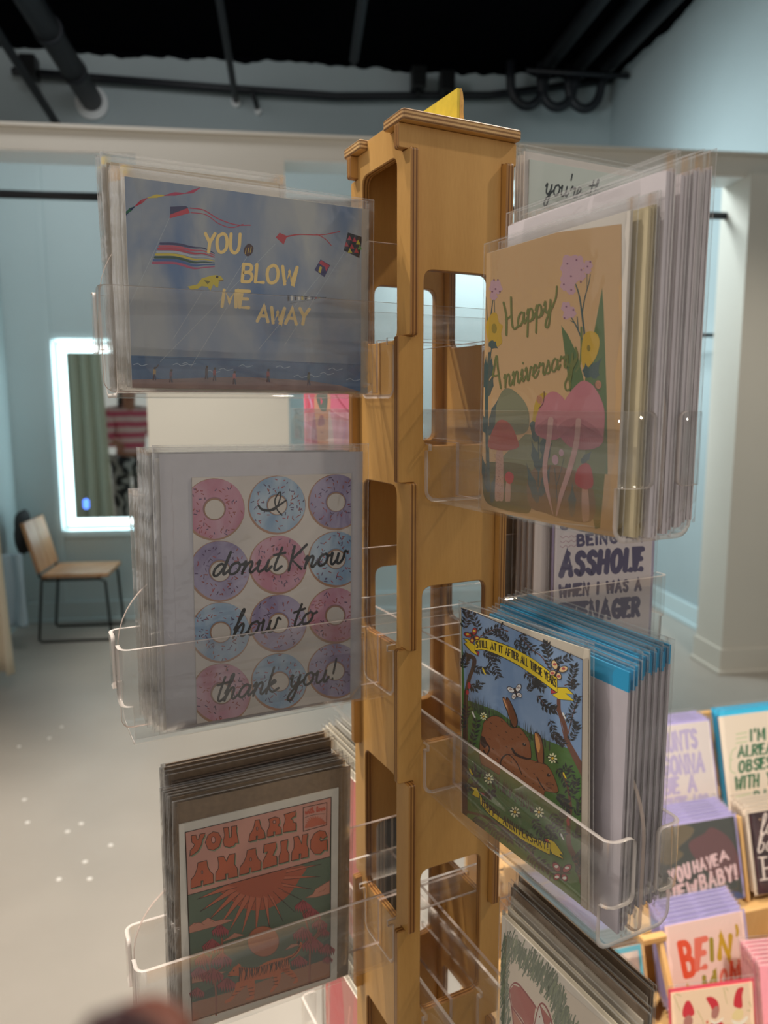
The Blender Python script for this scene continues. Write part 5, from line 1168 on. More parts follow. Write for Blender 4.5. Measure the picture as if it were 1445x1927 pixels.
def art_pinkface(w, h, g):
    A = Art(w, h, [(563, 650), (656, 655), (656, 850), (568, 851)], g).frame(540, 720, 9.031)
    A.poly([(180, -700), (1080, -700), (1060, 1220), (200, 1220)], '@w,#a86a7c,#b98a9c,60'); A.up()
    A.poly([(240, 300), (460, 300), (480, 520), (250, 530)], '#b04a60').poly([(700, 300), (1050, 300), (1050, 520), (720, 520)], '#b05a74'); A.up()
    A.poly([(460, 320), (700, 320), (720, 520), (690, 900), (660, 1180), (520, 1180), (470, 800), (440, 520)], '#a77a66', True); A.poly([(440, 520), (500, 900), (520, 1200), (440, 1200), (380, 800)], '#8f5a6c', True).poly([(690, 520), (760, 700), (780, 1170), (700, 1170)], '#b5a0a0', True); A.up()
    A.poly([(480, 330), (660, 320), (660, 480), (600, 510), (530, 470)], '#4d5a55', True).poly([(540, 560), (600, 560), (615, 650), (500, 660)], '#84505c', True).poly([(520, 880), (660, 880), (690, 1000), (640, 1160), (540, 1120)], '#a4705a', True); A.up()
    A.poly([(550, 350), (590, 400), (560, 440)], '#b04a60').disc((570, 735), 24, '#8b5c52', 10).stroke([(500, 860), (560, 880), (620, 880), (660, 890)], 6, '#7b4c46').stroke([(800, 330), (900, 430), (1000, 510)], 24, '#9a3f58').stroke([(330, 330), (380, 420), (390, 460)], 30, '#b07a98').stroke([(900, 900), (930, 760), (960, 640)], 20, '#a4708c')
    return A
def art_pinkgrain(w, h, g):
    A = simple(w, h, '#a8685e', g); rng = random.Random(6)
    for i in range(60):
        x = rng.uniform(0, 100*w/h); y = rng.uniform(0, 90); A.stroke([(x, y), (x+rng.uniform(-4, 4), y+10), (x+rng.uniform(-5, 5), y+26)], rng.uniform(.6, 2.2), rng.choice(('#b8504e', '#b98a6a', '#a06a5c', '#c08072', '#8f4c4a')))
    A.up(); A.poly([(10, 0), (24, 0), (30, 40), (22, 100), (6, 100)], '#b04448', True).poly([(45, 0), (60, 0), (52, 60), (66, 100), (40, 100)], '#b4605a', True)
    return A
# ------------------------------------------------------------------ cards in clear sleeves
M_SLV = clear_mat('cellophane_sleeve', (0.975, 0.975, 0.972), 0.07, 1.25, veil=0.012, bump=0.4, bump_scale=26, haze=(1, 0.97, 0.95))
def paper(col, rough=0.65):
    return mat('paper_'+col.lstrip('#'), col, rough, noise_amt=0.025, noise_scale=120)
KRAFT = mat('kraft_paper', '#7d6750', 0.75, noise_amt=0.12, noise_scale=240)
SLEEVES = {}; SLABS = {}
def slab_mesh(w, h, t, m):
    k = (round(w, 4), round(h, 4), t, m.name)
    if k not in SLABS:
        bm = bmesh.new(); box(bm, -w/2, w/2, 0, t, 0, h); bmesh.ops.recalc_face_normals(bm, faces=bm.faces)
        me = bpy.data.meshes.new('sheet_of_card'); bm.to_mesh(me); bm.free(); me.materials.append(m); SLABS[k] = me
    return SLABS[k]
def slab(name, w, h, t, m, parent, x=0, y=0, z=0):
    o = bpy.data.objects.new(name, slab_mesh(w, h, t, m)); COL.objects.link(o); o.parent = parent; o.location = (x, y, z); return o
def sleeve_mesh(w, h, t, seed=0, amp=0.0005, fold=True):
    k = (round(w, 4), round(h, 4), round(t, 4), seed)
    if k in SLEEVES: return SLEEVES[k]
    bm = bmesh.new(); nx, nz = 12, 16; g = {}
    for side in (0, 1):
        for i in range(nx+1):
            for j in range(nz+1):
                x = -w/2+w*i/nx; z = h*j/nz; edge = i in (0, nx) or j == 0
                if edge and side == 1: g[1, i, j] = g[0, i, j]; continue
                e = min(1.0, 6*min(i, nx-i)/nx)*min(1.0, 8*j/nz)
                y = (-t/2 if side == 0 else t/2)*e
                m_ = max(0.25, 1-3.2*min(min(i, nx-i)/nx, min(j, nz-j)/nz))
                y += amp*m_*noise.noise((x*60+seed*5, z*55, side*9))*(1.2 if side == 0 else 1)
                x += 0.0009*noise.noise((z*40, seed, 4))*(1 if edge else 0)
                g[side, i, j] = bm.verts.new((x, y, z))
    for side in (0, 1):
        for i in range(nx):
            for j in range(nz):
                f = bm.faces.new((g[side, i, j], g[side, i+1, j], g[side, i+1, j+1], g[side, i, j+1])); f.smooth = True
    bmesh.ops.recalc_face_normals(bm, faces=bm.faces)
    me = bpy.data.meshes.new('cellophane'); bm.to_mesh(me); bm.free(); me.materials.append(M_SLV); SLEEVES[k] = me
    return me
SEAL = clear_mat('heat_sealed_edge', (0.96, 0.96, 0.96), 0.15, 1.6, veil=0.10, haze=(1, 0.98, 0.96))
def sleeve(w, h, t, parent, x=0, y=0, z=0, seed=0, amp=0.0005):
    o = bpy.data.objects.new('clear_sleeve', sleeve_mesh(w, h, t, seed, amp)); COL.objects.link(o); o.parent = parent; o.location = (x, y, z)
    k = ('seal', round(w, 4), round(h, 4))
    if k not in SLEEVES:
        bm = bmesh.new(); r = 0.0002
        for s in (-1, 1): box(bm, s*w/2-r, s*w/2+r, -r, r, 0.0005, h)
        box(bm, -w/2, w/2, -r, r, h-0.0007, h)
        me = bpy.data.meshes.new('seal_lines'); bm.to_mesh(me); bm.free(); me.materials.append(SEAL); SLEEVES[k] = me
    s = bpy.data.objects.new('sealed_edge', SLEEVES[k]); COL.objects.link(s); s.parent = o
    return o
R_ = math.radians
def card(label, loc, rz, w, h, art=None, gain=2.0, stock='#e9e4dc', env=None, slv=None, tilt=0, roll=0, yaw=0, group=None, seed=0, t=0.0009, cat='card', amp=0.0005):
    """one greeting card: folded stock with its print, the envelope behind it and the clear sleeve round both"""
    c = thing('greeting_card', label, cat, loc, (R_(tilt), R_(roll), rz+R_(yaw)), group)
    slab('card_stock', w, h, t, paper(stock) if isinstance(stock, str) else stock, c)
    if art: art(w, h, gain).build(c)
    if env:
        ew, eh, ex, ez, em = env; slab('envelope', ew, eh, 0.0007, em if not isinstance(em, str) else paper(em), c, ex, t+0.0001, ez)
    if slv:
        sw, sh, sx, sz = slv; sleeve(sw, sh, 0.0054 if art else 0.0012+t, c, sx, 0.0009 if art else t/2+0.0004, sz, seed, amp)
    return c
def stack(first, n, step, labels, jitter=0.0008, seed=1):
    rng = random.Random(seed); out = []
    for i in range(1, n):
        p = Vector(first.location)-Vector((0, 0, Z0))+Vector(step)*i+Vector((rng.uniform(-jitter, jitter), rng.uniform(-jitter, jitter)*0.1, rng.uniform(0, jitter)))
        e = first.rotation_euler.copy(); e.y += rng.uniform(-.006, .006)
        out.append(copy_thing(first, labels[i] if isinstance(labels, list) else labels(i), p, e))
    return out
ORD = ['first', 'second', 'third', 'fourth', 'fifth', 'sixth', 'seventh', 'eighth', 'ninth', 'tenth', 'eleventh', 'twelfth']
FX, FY = 0.0, -PI/2             # facing the camera side / facing left
# left-top tray: kites over the beach, then portrait cards with tan envelopes behind the divider
k = card('landscape card of kites over a beach lettered YOU BLOW ME AWAY', (-0.0979, 0.0205, 0.0132), FX, 0.1485, 0.118, art_kite, 0.98, '#cfcac2', (0.152, 0.120, 0.004, -0.0015, '#b3ada4'), (0.160, 0.127, 0.0035, -0.002), 0.6, 0.5, 0.2, 'cards in the kite tray', 1)
f = card('plain-backed card right behind the kite card, second from the front', (-0.0985, 0.0250, 0.0135), FX, 0.1485, 0.1175, None, 1, '#cfcac2', (0.152, 0.120, 0.004, -0.0015, '#b3ada4'), (0.160, 0.127, 0.002, -0.002), 0, 0.4, 0, 'cards in the kite tray', 2, t=0.0018)
stack(f, 4, (-0.0006, 0.0034, 0.0004), lambda i: 'plain-backed card behind the kite card, %s from the front' % ORD[i+1], seed=4)
f = card('tall card with tan envelope at the back of the kite tray, nearest the divider', (-0.1215, 0.0440, 0.0125), FX, 0.104, 0.134, None, 1, '#b8ab98', (0.108, 0.1345, 0, 0, '#b0a28e'), (0.115, 0.141, 0, -0.001), -0.5, -0.4, 0, 'tan cards at the back of the kite tray', 3, t=0.0032)
stack(f, 4, (-0.0003, 0.0052, 0.0002), lambda i: 'tall tan card at the back of the kite tray, %s behind the divider' % ORD[i], seed=5)
# second left tray: doughnuts
DG_ENV = paper('#b6b4ba')
k = card('card of twelve iced doughnuts lettered I donut know how to thank you', (-0.0876, 0.0205, -0.2010), FX, 0.1083, 0.1592, art_donut, 1.25, '#b5afa8', (0.1365, 0.1765, -0.0050, -0.0025, DG_ENV), (0.1450, 0.183, -0.005, -0.0035), -0.3, 1.0, 0, 'cards in the doughnut tray', 4)
f = card('grey-backed card right behind the doughnut card, second from the front', (-0.0960, 0.0252, -0.2033), FX, 0.132, 0.174, None, 1, '#cfcac2', (0.1345, 0.1755, 0, 0, DG_ENV), (0.1430, 0.180, 0, -0.001), 0, 0.6, 0, 'cards in the doughnut tray', 5, t=0.0018)
stack(f, 4, (-0.0012, 0.0032, 0.0004), lambda i: 'grey-backed card behind the doughnut card, %s from the front' % ORD[i+1], seed=6)
f = card('shorter beige card at the back of the doughnut tray, nearest the divider', (-0.1010, 0.0440, -0.2030), FX, 0.1265, 0.1475, None, 1, '#c9c0b4', (0.129, 0.149, 0, 0, '#bdb2a6'), (0.136, 0.1545, 0, -0.001), 0, 0, 0, 'beige cards at the back of the doughnut tray', 6, t=0.0032)
stack(f, 4, (-0.0003, 0.0050, 0), lambda i: 'shorter beige card at the back of the doughnut tray, %s behind the divider' % ORD[i], seed=7)
# third left tray: tiger with kraft envelopes
k = card('orange and green tiger card lettered YOU ARE AMAZING with a kraft envelope', (-0.1023, 0.0205, -0.4183), FX, 0.1131, 0.1515, art_tiger, 1.5, '#cfc8bc', (0.1234, 0.1655, 0.0045, 0.0, KRAFT), (0.129, 0.169, 0.004, -0.001), 0.2, 1.1, 0.6, 'cards in the tiger tray', 7)
f = card('kraft envelope in its sleeve right behind the tiger card, second from the front', (-0.0985, 0.0250, -0.4175), FX, 0.1190, 0.160, None, 1, KRAFT, (0.1234, 0.1665, 0, 0, KRAFT), (0.129, 0.170, 0, -0.001), 0, 0.6, 0, 'cards in the tiger tray', 8, t=0.0014)
stack(f, 5, (-0.0005, 0.0027, 0.0004), lambda i: 'kraft envelope in its sleeve behind the tiger card, %s from the front' % ORD[i+1], seed=8)
f = card('dark kraft envelope at the back of the tiger tray, nearest the divider', (-0.0965, 0.0440, -0.4170), FX, 0.1160, 0.168, None, 1, mat('dark_kraft', '#54453a', 0.75, noise_amt=0.1, noise_scale=240), (0.119, 0.1725, 0, 0, KRAFT), (0.126, 0.175, 0, -0.001), 0, 0, 0, 'dark kraft envelopes at the back of the tiger tray', 9, t=0.0034)
stack(f, 4, (0.0003, 0.0052, 0.0003), lambda i: 'dark kraft envelope at the back of the tiger tray, %s behind the divider' % ORD[i], seed=9)
# right-top tray: mushrooms
k = card('beige card of pink mushrooms and yellow flowers lettered Happy Anniversary', (0.0205, -0.1184, -0.0604), FY, 0.1145, 0.1525, art_mushroom, 1.3, '#d8cfc4', (0.1145, 0.1530, 0, 0, '#d4ccc2'), (0.1225, 0.1600, 0, -0.001), -0.3, 0.1, 0.4, 'cards in the mushroom tray', 10)
f = card('cream card right behind the mushroom card, second from the left', (0.0252, -0.1255, -0.0600), FY, 0.1145, 0.1525, None, 1, '#d9c9a4', (0.1165, 0.1535, 0, 0, '#cfbf9c'), (0.1225, 0.160, 0, -0.001), -0.3, 0, 0, 'cards in the mushroom tray', 11, t=0.0018)
stack(f, 2, (0.0032, 0.001, 0.0002), lambda i: 'cream card behind the mushroom card, %s from the left' % ORD[i+1], seed=10)
GRY = paper('#e2d9dc')
f = card('tall pale grey card in the mushroom tray, lowest and nearest the mushroom card', (0.0316, -0.1262, -0.0600), FY, 0.1200, 0.168, None, 1, GRY, (0.1215, 0.1695, 0, 0, GRY), (0.1280, 0.1775, 0, -0.001), -0.3, 0, 0, 'tall pale grey cards in the mushroom tray', 12, t=0.0022)
c2 = copy_thing(f, 'tall pale grey card in the mushroom tray, just before the clear divider', (0.0350, -0.1250, -0.0598))
for i, (x, y) in enumerate(((0.0436, -0.1236), (0.0474, -0.1222), (0.0512, -0.1240), (0.0550, -0.1215), (0.0588, -0.1205), (0.0622, -0.1215))):
    copy_thing(f, 'tall pale grey card behind the divider of the mushroom tray, %s from the divider' % ORD[i], (x, y, -0.0595+0.0005*(i % 3)+0.0009*i))
# right-middle tray: rabbits, then twelve blue-topped envelopes behind the divider
k = card('green and blue card of two brown rabbits under trees with yellow ribbons', (0.0205, -0.1060, -0.2675), FY, 0.1237, 0.1420, art_rabbit, 1.6, '#d3c8b6', None, (0.1290, 0.147, 0.0, -0.001), -0.4, -3.2, 0, 'cards in the rabbit tray', 13)
LIL = paper('#c3bac0'); BLU = mat('bright_blue_paper', '#2f9fd0', 0.55)
f = card('white card with a bright blue envelope top, closest to the rabbit card', (0.0288, -0.1200, -0.2720), FY, 0.1215, 0.1325, None, 1, LIL, (0.1215, 0.1325, 0, 0, LIL), (0.1270, 0.148, 0, -0.001), 0, 0, 0, 'blue-topped envelopes behind the rabbit card', 14, t=0.0009)
slab('envelope_flap', 0.1215, 0.0105, 0.0012, BLU, f, 0, 0.0002, 0.1326)
spots = [(0.0327, -0.1192), (0.0362, -0.1178)]+[(0.0430+0.00222*i, -0.1120+(-0.0006 if i % 2 else 0.0006)-0.00012*i) for i in range(10)]
for i, (x, y) in enumerate(spots):
    copy_thing(f, 'blue-topped white card in the rabbit tray, %s from the rabbit card' % (ORD[i+1] if i < 11 else 'farthest'), (x, y, -0.2720+0.0012*(i % 3)+0.0005*max(0, i-1)))
# right-bottom tray: scribbled green border, kraft envelopes behind
k = card('cream card with a scribbled dark green border and red drawing lettered CR', (0.0205, -0.1500, -0.4880), FY, 0.1190, 0.1710, art_snack, 1.75, '#d3cabc', (0.1215, 0.1735, 0, 0, '#d8cbb2'), (0.1270, 0.180, 0, -0.001), -0.2, 0, 0, 'cards in the bottom right tray', 15)
f = card('cream card right behind the green bordered card', (0.0256, -0.1500, -0.4880), FY, 0.1190, 0.176, None, 1, '#dccfb6', None, (0.1250, 0.181, 0, -0.001), 0, 0, 0, 'cards in the bottom right tray', 16)
f = card('kraft envelope in the bottom right tray, nearest the green bordered card', (0.0298, -0.1440, -0.4880), FY, 0.1120, 0.1800, None, 1, '#d8cbb8', (0.1150, 0.1850, 0, 0, KRAFT), (0.1200, 0.188, 0, -0.001), 0, 0, 0, 'kraft envelopes in the bottom right tray', 17)
for i, (x, y, dz) in enumerate(((0.0338, -0.1410, 0.003), (0.0440, -0.1330, 0.0), (0.0476, -0.1310, 0.0))):
    copy_thing(f, 'kraft envelope in the bottom right tray, %s from the green bordered card' % ORD[i+1], (x, y, -0.4885))
# the far side of the left-right trays
k = card('pale grey card in black script starting you\'re, behind the tower at upper right', (0.1760, 0.0205, 0.0108), FX, 0.1270, 0.1690, art_sweet, 1.5, '#c6cac6', (0.1300, 0.1745, -0.002, 0, '#d5cfcb'), (0.1370, 0.180, -0.003, -0.001), 0, 0, 0, 'cards behind the tower at upper right', 18)
f = card('white card behind the pale grey script card, second from the front', (0.1740, 0.0256, 0.0108), FX, 0.1300, 0.173, None, 1, '#d5cfcb', None, (0.1370, 0.179, 0, -0.001), 0, 0, 0, 'cards behind the tower at upper right', 19)
stack(f, 3, (0.0006, 0.0040, 0), lambda i: 'white card behind the pale grey script card, %s from the front' % ORD[i+1], seed=11)
k = card('white card in fat purple capitals ending WHEN I WAS A TEENAGER', (0.2005, 0.0205, -0.2035), FX, 0.1060, 0.1480, art_teen, 1.35, '#d8d0d2', (0.1120, 0.1500, 0.001, 0, '#b6a8c8'), (0.1185, 0.155, 0.001, -0.001), 0, -0.5, 0, 'cards behind the tower at right', 20)
f = card('white card just behind the purple lettered card', (0.1900, 0.0254, -0.2035), FX, 0.1200, 0.150, None, 1, '#d6cac6', None, (0.1290, 0.154, 0, -0.001), 0, 0, 0, 'white cards behind the purple lettered card', 21, t=0.0018)
stack(f, 4, (-0.0030, 0.0033, 0), lambda i: 'white card behind the purple lettered card, %s of its stack' % ORD[i], seed=12)
f = card('brown kraft card deepest in the tray behind the purple lettered card', (0.1760, 0.0440, -0.2035), FX, 0.1200, 0.150, None, 1, KRAFT, None, (0.1290, 0.154, 0, -0.001), 0, 0, 0, 'kraft cards behind the purple lettered card', 22, t=0.003)
stack(f, 4, (-0.0022, 0.0048, 0), lambda i: 'brown kraft card behind the purple lettered card, %s behind the divider' % ORD[i], seed=13)
# the far side of the front-back trays
tray('clear acrylic tray lowest at the back of the tower', 'Y', -0.7065)
k = card('pink card of a painted face, behind the tower between the two upper left trays', (0.0205, 0.1880, -0.0595), FY, 0.1110, 0.1480, art_pinkface, 1.7, '#dcd4d0', (0.1120, 0.150, 0, 0, '#d8d4d0'), (0.1180, 0.155, 0, -0.001), 0, 0, 0, 'cards behind the tower at left', 23)
for zb, top, nm in ((-0.4920, 0.172, 'beside the tiger card'), (-0.7065, 0.172, 'under the tiger tray')):
    k = card('red and pink grained card behind the tower, %s' % nm, (0.0205, 0.1500, zb+0.0035), FY, 0.1150, 0.158, art_pinkgrain, 1.7, '#dcd4c8', (0.1180, 0.165, 0, 0, '#e0d6c4'), (0.1240, 0.171, 0, -0.001), 0, 0, 0, 'pink grained cards behind the tower', 24)
    f = card('cream card behind the pink grained card %s, second of its stack' % nm, (0.0262, 0.1600, zb+0.0035), FY, 0.1240, 0.172, None, 1, '#ddd3bf', None, (0.1300, 0.177, 0, -0.001), 0, 0, 0, 'cream cards behind the tower '+nm, 25)
    stack(f, 3, (0.0048, 0.003, 0.0005), lambda i: 'cream card behind the pink grained card %s, %s of its stack' % (nm, ORD[i+1]), seed=14)
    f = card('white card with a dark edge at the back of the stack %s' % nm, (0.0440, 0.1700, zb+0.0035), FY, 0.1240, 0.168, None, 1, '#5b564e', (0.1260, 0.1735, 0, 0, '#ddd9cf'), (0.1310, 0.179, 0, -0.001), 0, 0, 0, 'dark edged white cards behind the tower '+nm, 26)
    stack(f, 3, (0.0066, 0.002, 0.0002), lambda i: 'white card with a dark edge %s, %s behind the divider' % (nm, ORD[i]), seed=15)

# ------------------------------------------------------------------ stepped wooden card shelf at lower right
TE = math.radians(-11.8); EE = Vector((math.cos(TE), math.sin(TE), 0)); EN = Vector((-math.sin(TE), math.cos(TE), 0))
def fx(e, n, z): return Vector((CX, CY, 0))+EE*e+EN*n+Vector((0, 0, z))
sh = thing('card_shelf_unit', 'stepped light wood shelf unit full of cards at lower right', 'display shelf', (CX, CY, 0), (0, 0, TE))
M_SHW = wood_mat('pale_shelf_wood', '#e0b77c', '#c8985c', 0.6)
STEPS = [(0.775, 0.880, -0.960), (0.880, 0.990, -0.950), (0.990, 1.105, -0.860), (1.105, 1.26, -0.785)]
for n0, n1, z in STEPS:
    bm = bmesh.new(); bbox(bm, 0.50, 1.50, n0-0.012, n1, z-0.014, z, 0.002); link('shelf_board', bm, M_SHW, sh)
    bm = bmesh.new(); bbox(bm, 0.50, 1.50, n0-0.020, n0-0.012, z-0.03, z+0.022, 0.002); link('front_lip', bm, M_SHW, sh)
for n0, z0_, z1_ in ((0.990, -1.0, -0.86), (1.105, -0.95, -0.785), (1.26, -1.0, -0.62)):
    bm = bmesh.new(); bbox(bm, 0.50, 1.50, n0, n0+0.010, z0_, z1_, 0.002); link('riser_board', bm, M_SHW, sh)
bm = bmesh.new(); bbox(bm, 0.50, 1.50, 0.755, 1.28, -1.45, -0.98, 0.003); link('base_cabinet', bm, M_SHW, sh)
def slat(e, n0, z0_, n1, z1_, w=0.008, d=0.012):
    L = Vector((0, n1-n0, z1_-z0_)); a = math.atan2(-(n1-n0), z1_-z0_); bm = bmesh.new()
    bbox(bm, -w/2, w/2, -d/2, d/2, 0, L.length, 0.0015, M=Matrix.Translation((e, n0, z0_)) @ Matrix.Rotation(a, 4, 'X')); link('divider_slat', bm, M_SHW, sh)
slat(0.664, 0.800, -0.96, 0.895, -0.785); slat(0.664, 0.905, -0.95, 0.955, -0.775); slat(0.932, 1.02, -0.86, 1.055, -0.72); slat(0.90, 0.80, -0.96, 0.86, -0.84)
bm = bmesh.new(); bbox(bm, 0.632, 0.672, 0.885, 0.897, -0.787, -0.777, 0.0015); link('divider_cap', bm, M_SHW, sh)
def fcard(label, e, n, z, w, h, art, gain, stock, env, group, seed, roll=0, tilt=-15, count=1, step=(0, 0.006, 0), what='', y=0):
    c = card(label, fx(e, n, z), TE, w, h, art, gain, stock, env, (w+0.008, max(h, env[1])+0.006, 0, -0.0015), tilt, roll, 0, group, seed)
    if count > 1:
        b = card(what+', second of its stack', fx(e+step[0], n+step[1]+0.003, z+0.001), TE, env[0], env[1]-0.001, None, 1, env[4], None, (w+0.008, env[1]+0.006, 0, -0.0015), tilt, roll, 0, group, seed+30)
        st = EE*step[0]+EN*step[1]+Vector((0, 0, step[2]))
        stack(b, count-1, st, lambda i: what+', %s of its stack' % ORD[i+1], jitter=0.0012, seed=seed)
    return c
LAV = paper('#b9ade0'); LAVD = paper('#9d90cf')
fcard('pale card in lilac bubble capitals in the top row of the wooden shelf', 0.9020, 1.1300, -0.7700, 0.113, 0.180, art_aunts, 0.92, '#eaddd8', (0.120, 0.184, 0.0, 0, LAV), 'lilac enveloped cards in the top shelf row', 31, count=5, step=(-0.001, 0.0075, 0.0006), what='lilac envelope behind the bubble capitals card')
fcard('cream card lettered I\'M ALREADY OBSESSED in green with a bright blue envelope', 1.0790, 1.1240, -0.7700, 0.205, 0.187, art_obsessed, 0.95, '#f2e1cc', (0.205, 0.196, 0.002, 0, mat('sky_blue_paper', '#35c1ec', 0.55)), 'blue enveloped cards in the top shelf row', 32, count=3, step=(0, 0.008, 0), what='bright blue envelope behind the green lettered card')
fcard('dark abstract card lettered YOU HAVE A NEW BABY in pale pink', 0.8320, 1.0080, -0.8440, 0.165, 0.137, art_newbaby, 1.0, '#9c938e', (0.172, 0.141, 0.001, 0, LAV), 'lilac enveloped cards in the second shelf row', 33, count=7, step=(0, 0.0075, 0.0012), what='lilac envelope behind the dark new baby card')
fcard('dark maroon card in white script at the right edge of the second shelf row', 1.0150, 1.0080, -0.8440, 0.140, 0.137, art_maroon, 1.0, '#4a3034', (0.150, 0.139, -0.001, 0, '#ecd9c4'), 'cards with mauve envelopes in the second shelf row', 34, count=6, step=(0, 0.0075, 0.0012), what='mauve envelope behind the dark maroon card')
fcard('pink card lettered BEIN\' A MOM in red and mustard capitals', 0.7706, 0.8930, -0.9330, 0.143, 0.138, art_mom, 0.98, '#ecc9bd', (0.149, 0.140, 0.002, 0, LAV), 'lilac enveloped cards in the third shelf row', 35, count=7, step=(0.001, 0.0075, 0.0014), what='lilac envelope behind the pink mom card')
fcard('orange card of three red-capped winter figures in the lowest shelf row', 0.7010, 0.8000, -0.9450, 0.138, 0.122, art_gnomes, 0.98, '#f0cfae', (0.146, 0.127, 0.0, 0, mat('coral_red_paper', '#e4485c', 0.6)), 'cards in the lowest shelf row', 36, roll=5)
PNK = paper('#ef9aa6')
f = card('pink card at the right end of the lowest shelf row, nearest of its stack', fx(0.868, 0.812, -0.9570), TE, 0.126, 0.130, None, 1, PNK, (0.128, 0.132, 0, 0, '#f6c6c8'), (0.134, 0.138, 0, -0.001), -14, 0, -8, 'pink cards at the right end of the lowest shelf row', 37)
stack(f, 7, EN*0.0066+Vector((0, 0, 0.0016)), lambda i: 'pink card at the right of the lowest shelf row, %s of its stack' % ORD[i], seed=22)
fcard('small seascape card with a teal border, left of the pink mom card', 0.6090, 0.8935, -0.9480, 0.096, 0.133, art_sea, 1.5, '#cfc6bd', (0.098, 0.134, 0, 0, KRAFT), 'kraft envelopes behind the seascape card', 38, count=6, step=(-0.001, 0.0068, 0.001), what='kraft envelope behind the teal bordered seascape card')
f = card('lilac envelope in the second row behind the seascape card, nearest', fx(0.600, 1.0080, -0.8580), TE, 0.150, 0.085, None, 1, LAVD, None, (0.156, 0.090, 0, -0.001), -15, 0, 0, 'lilac envelopes in the second shelf row at left', 39)
stack(f, 6, EN*0.0075+Vector((0, 0, 0.0012)), lambda i: 'lilac envelope in the second row behind the seascape card, %s' % ORD[i], seed=23)

# ------------------------------------------------------------------ people: shopper seen in the mirror, and the fingertip at the lens
def skin_body(name, m, joints, bones, parent=None, sub=2, smooth=True):
    me = bpy.data.meshes.new(name); bm = bmesh.new(); lay = bm.verts.layers.skin.verify(); vs = {}
    for i, (k, (co, r)) in enumerate(joints.items()):
        v = bm.verts.new(co); r = r if isinstance(r, tuple) else (r, r); v[lay].radius = r; v[lay].use_root = (i == 0); vs[k] = v
    for a, b in bones: bm.edges.new((vs[a], vs[b]))
    bm.to_mesh(me); bm.free(); me.materials.append(m)
    o = bpy.data.objects.new(name, me); COL.objects.link(o)
    if parent is not None: o.parent = parent
    s = o.modifiers.new('skin', 'SKIN'); s.use_smooth_shade = True
    if sub: d = o.modifiers.new('soft', 'SUBSURF'); d.levels = sub; d.render_levels = sub
    return o
M_SKIN = mat('skin', '#b98068', 0.55)
pr = thing('person', 'person in a pink striped sweater and patterned trousers, seen in the lit mirror', 'person', room(-1.50, 2.95, -1.45), (0, 0, TH+R_(-25)))
J = {'pelvis': ((0, 0, .95), (.13, .10)), 'waist': ((0, .01, 1.10), (.115, .085)), 'chest': ((0, 0, 1.28), (.14, .095)), 'neck': ((0, .01, 1.43), .05), 'jaw': ((0, .035, 1.50), (.058, .062)), 'head': ((0, .02, 1.57), (.078, .088)), 'crown': ((0, .01, 1.645), (.06, .07))}
B = [('pelvis', 'waist'), ('waist', 'chest'), ('chest', 'neck'), ('neck', 'jaw'), ('jaw', 'head'), ('head', 'crown')]
for s, n_ in ((-1, 'l'), (1, 'r')):
    J.update({n_+'sh': ((.175*s, 0, 1.385), .05), n_+'el': ((.23*s, .05*(1-s), 1.12), .038), n_+'wr': ((.20*s, .16+.06*(1-s), .96+.08*(1-s)), .027), n_+'hd': ((.185*s, .22+.06*(1-s), .93+.09*(1-s)), (.034, .018)),
              n_+'hip': ((.095*s, 0, .90), .085), n_+'kn': ((.10*s, .02, .50), .058), n_+'an': ((.10*s, -.01, .09), .038), n_+'toe': ((.105*s, .13, .035), (.038, .03))})
    B += [('chest', n_+'sh'), (n_+'sh', n_+'el'), (n_+'el', n_+'wr'), (n_+'wr', n_+'hd'), ('pelvis', n_+'hip'), (n_+'hip', n_+'kn'), (n_+'kn', n_+'an'), (n_+'an', n_+'toe')]
    for q, (fx_, ln) in enumerate(((-.022, .075), (-.008, .085), (.007, .08), (.021, .065))):
        hx, hy, hz = J[n_+'hd'][0]; J[n_+'f%da' % q] = ((hx+fx_, hy+.045, hz-.01), .0085); J[n_+'f%db' % q] = ((hx+fx_*1.1, hy+.045+ln*.5, hz-.03), .0075); J[n_+'f%dc' % q] = ((hx+fx_*1.1, hy+.03+ln*.7, hz-.062), .006)
        B += [(n_+'hd', n_+'f%da' % q), (n_+'f%da' % q, n_+'f%db' % q), (n_+'f%db' % q, n_+'f%dc' % q)]
    hx, hy, hz = J[n_+'hd'][0]; J[n_+'ta'] = ((hx-.035*s, hy+.01, hz-.005), .010); J[n_+'tb'] = ((hx-.05*s, hy+.045, hz-.02), .008); B += [(n_+'hd', n_+'ta'), (n_+'ta', n_+'tb')]
J['nose'] = ((0, .125, 1.555), .012); B.append(('head', 'nose'))
skin_body('body', M_SKIN, J, B, pr)
def stripes(name, c1, c2, sc, axis=2, wave=False):
    m = mat(name, c1, 0.85); nt = m.node_tree; b = nt.nodes['Principled BSDF']; tc = nt.nodes.new('ShaderNodeTexCoord'); w = nt.nodes.new('ShaderNodeTexWave'); r = nt.nodes.new('ShaderNodeValToRGB')
    w.bands_direction = 'Z' if axis == 2 else 'X'; w.inputs['Scale'].default_value = sc; w.inputs['Distortion'].default_value = 9 if wave else 0.6; w.inputs['Detail Scale'].default_value = 3
    r.color_ramp.interpolation = 'CONSTANT'; r.color_ramp.elements[1].position = 0.5; r.color_ramp.elements[0].color = (*lin(c1), 1); r.color_ramp.elements[1].color = (*lin(c2), 1)
    nt.links.new(tc.outputs['Object'], w.inputs[0]); nt.links.new(w.outputs[0], r.inputs[0]); nt.links.new(r.outputs[0], b.inputs['Base Color']); return m
sj = {k: (J[k][0], tuple(v*1.16+.012 for v in (J[k][1] if isinstance(J[k][1], tuple) else (J[k][1],)*2))) for k in ('waist', 'chest', 'lsh', 'lel', 'lwr', 'rsh', 'rel', 'rwr')}
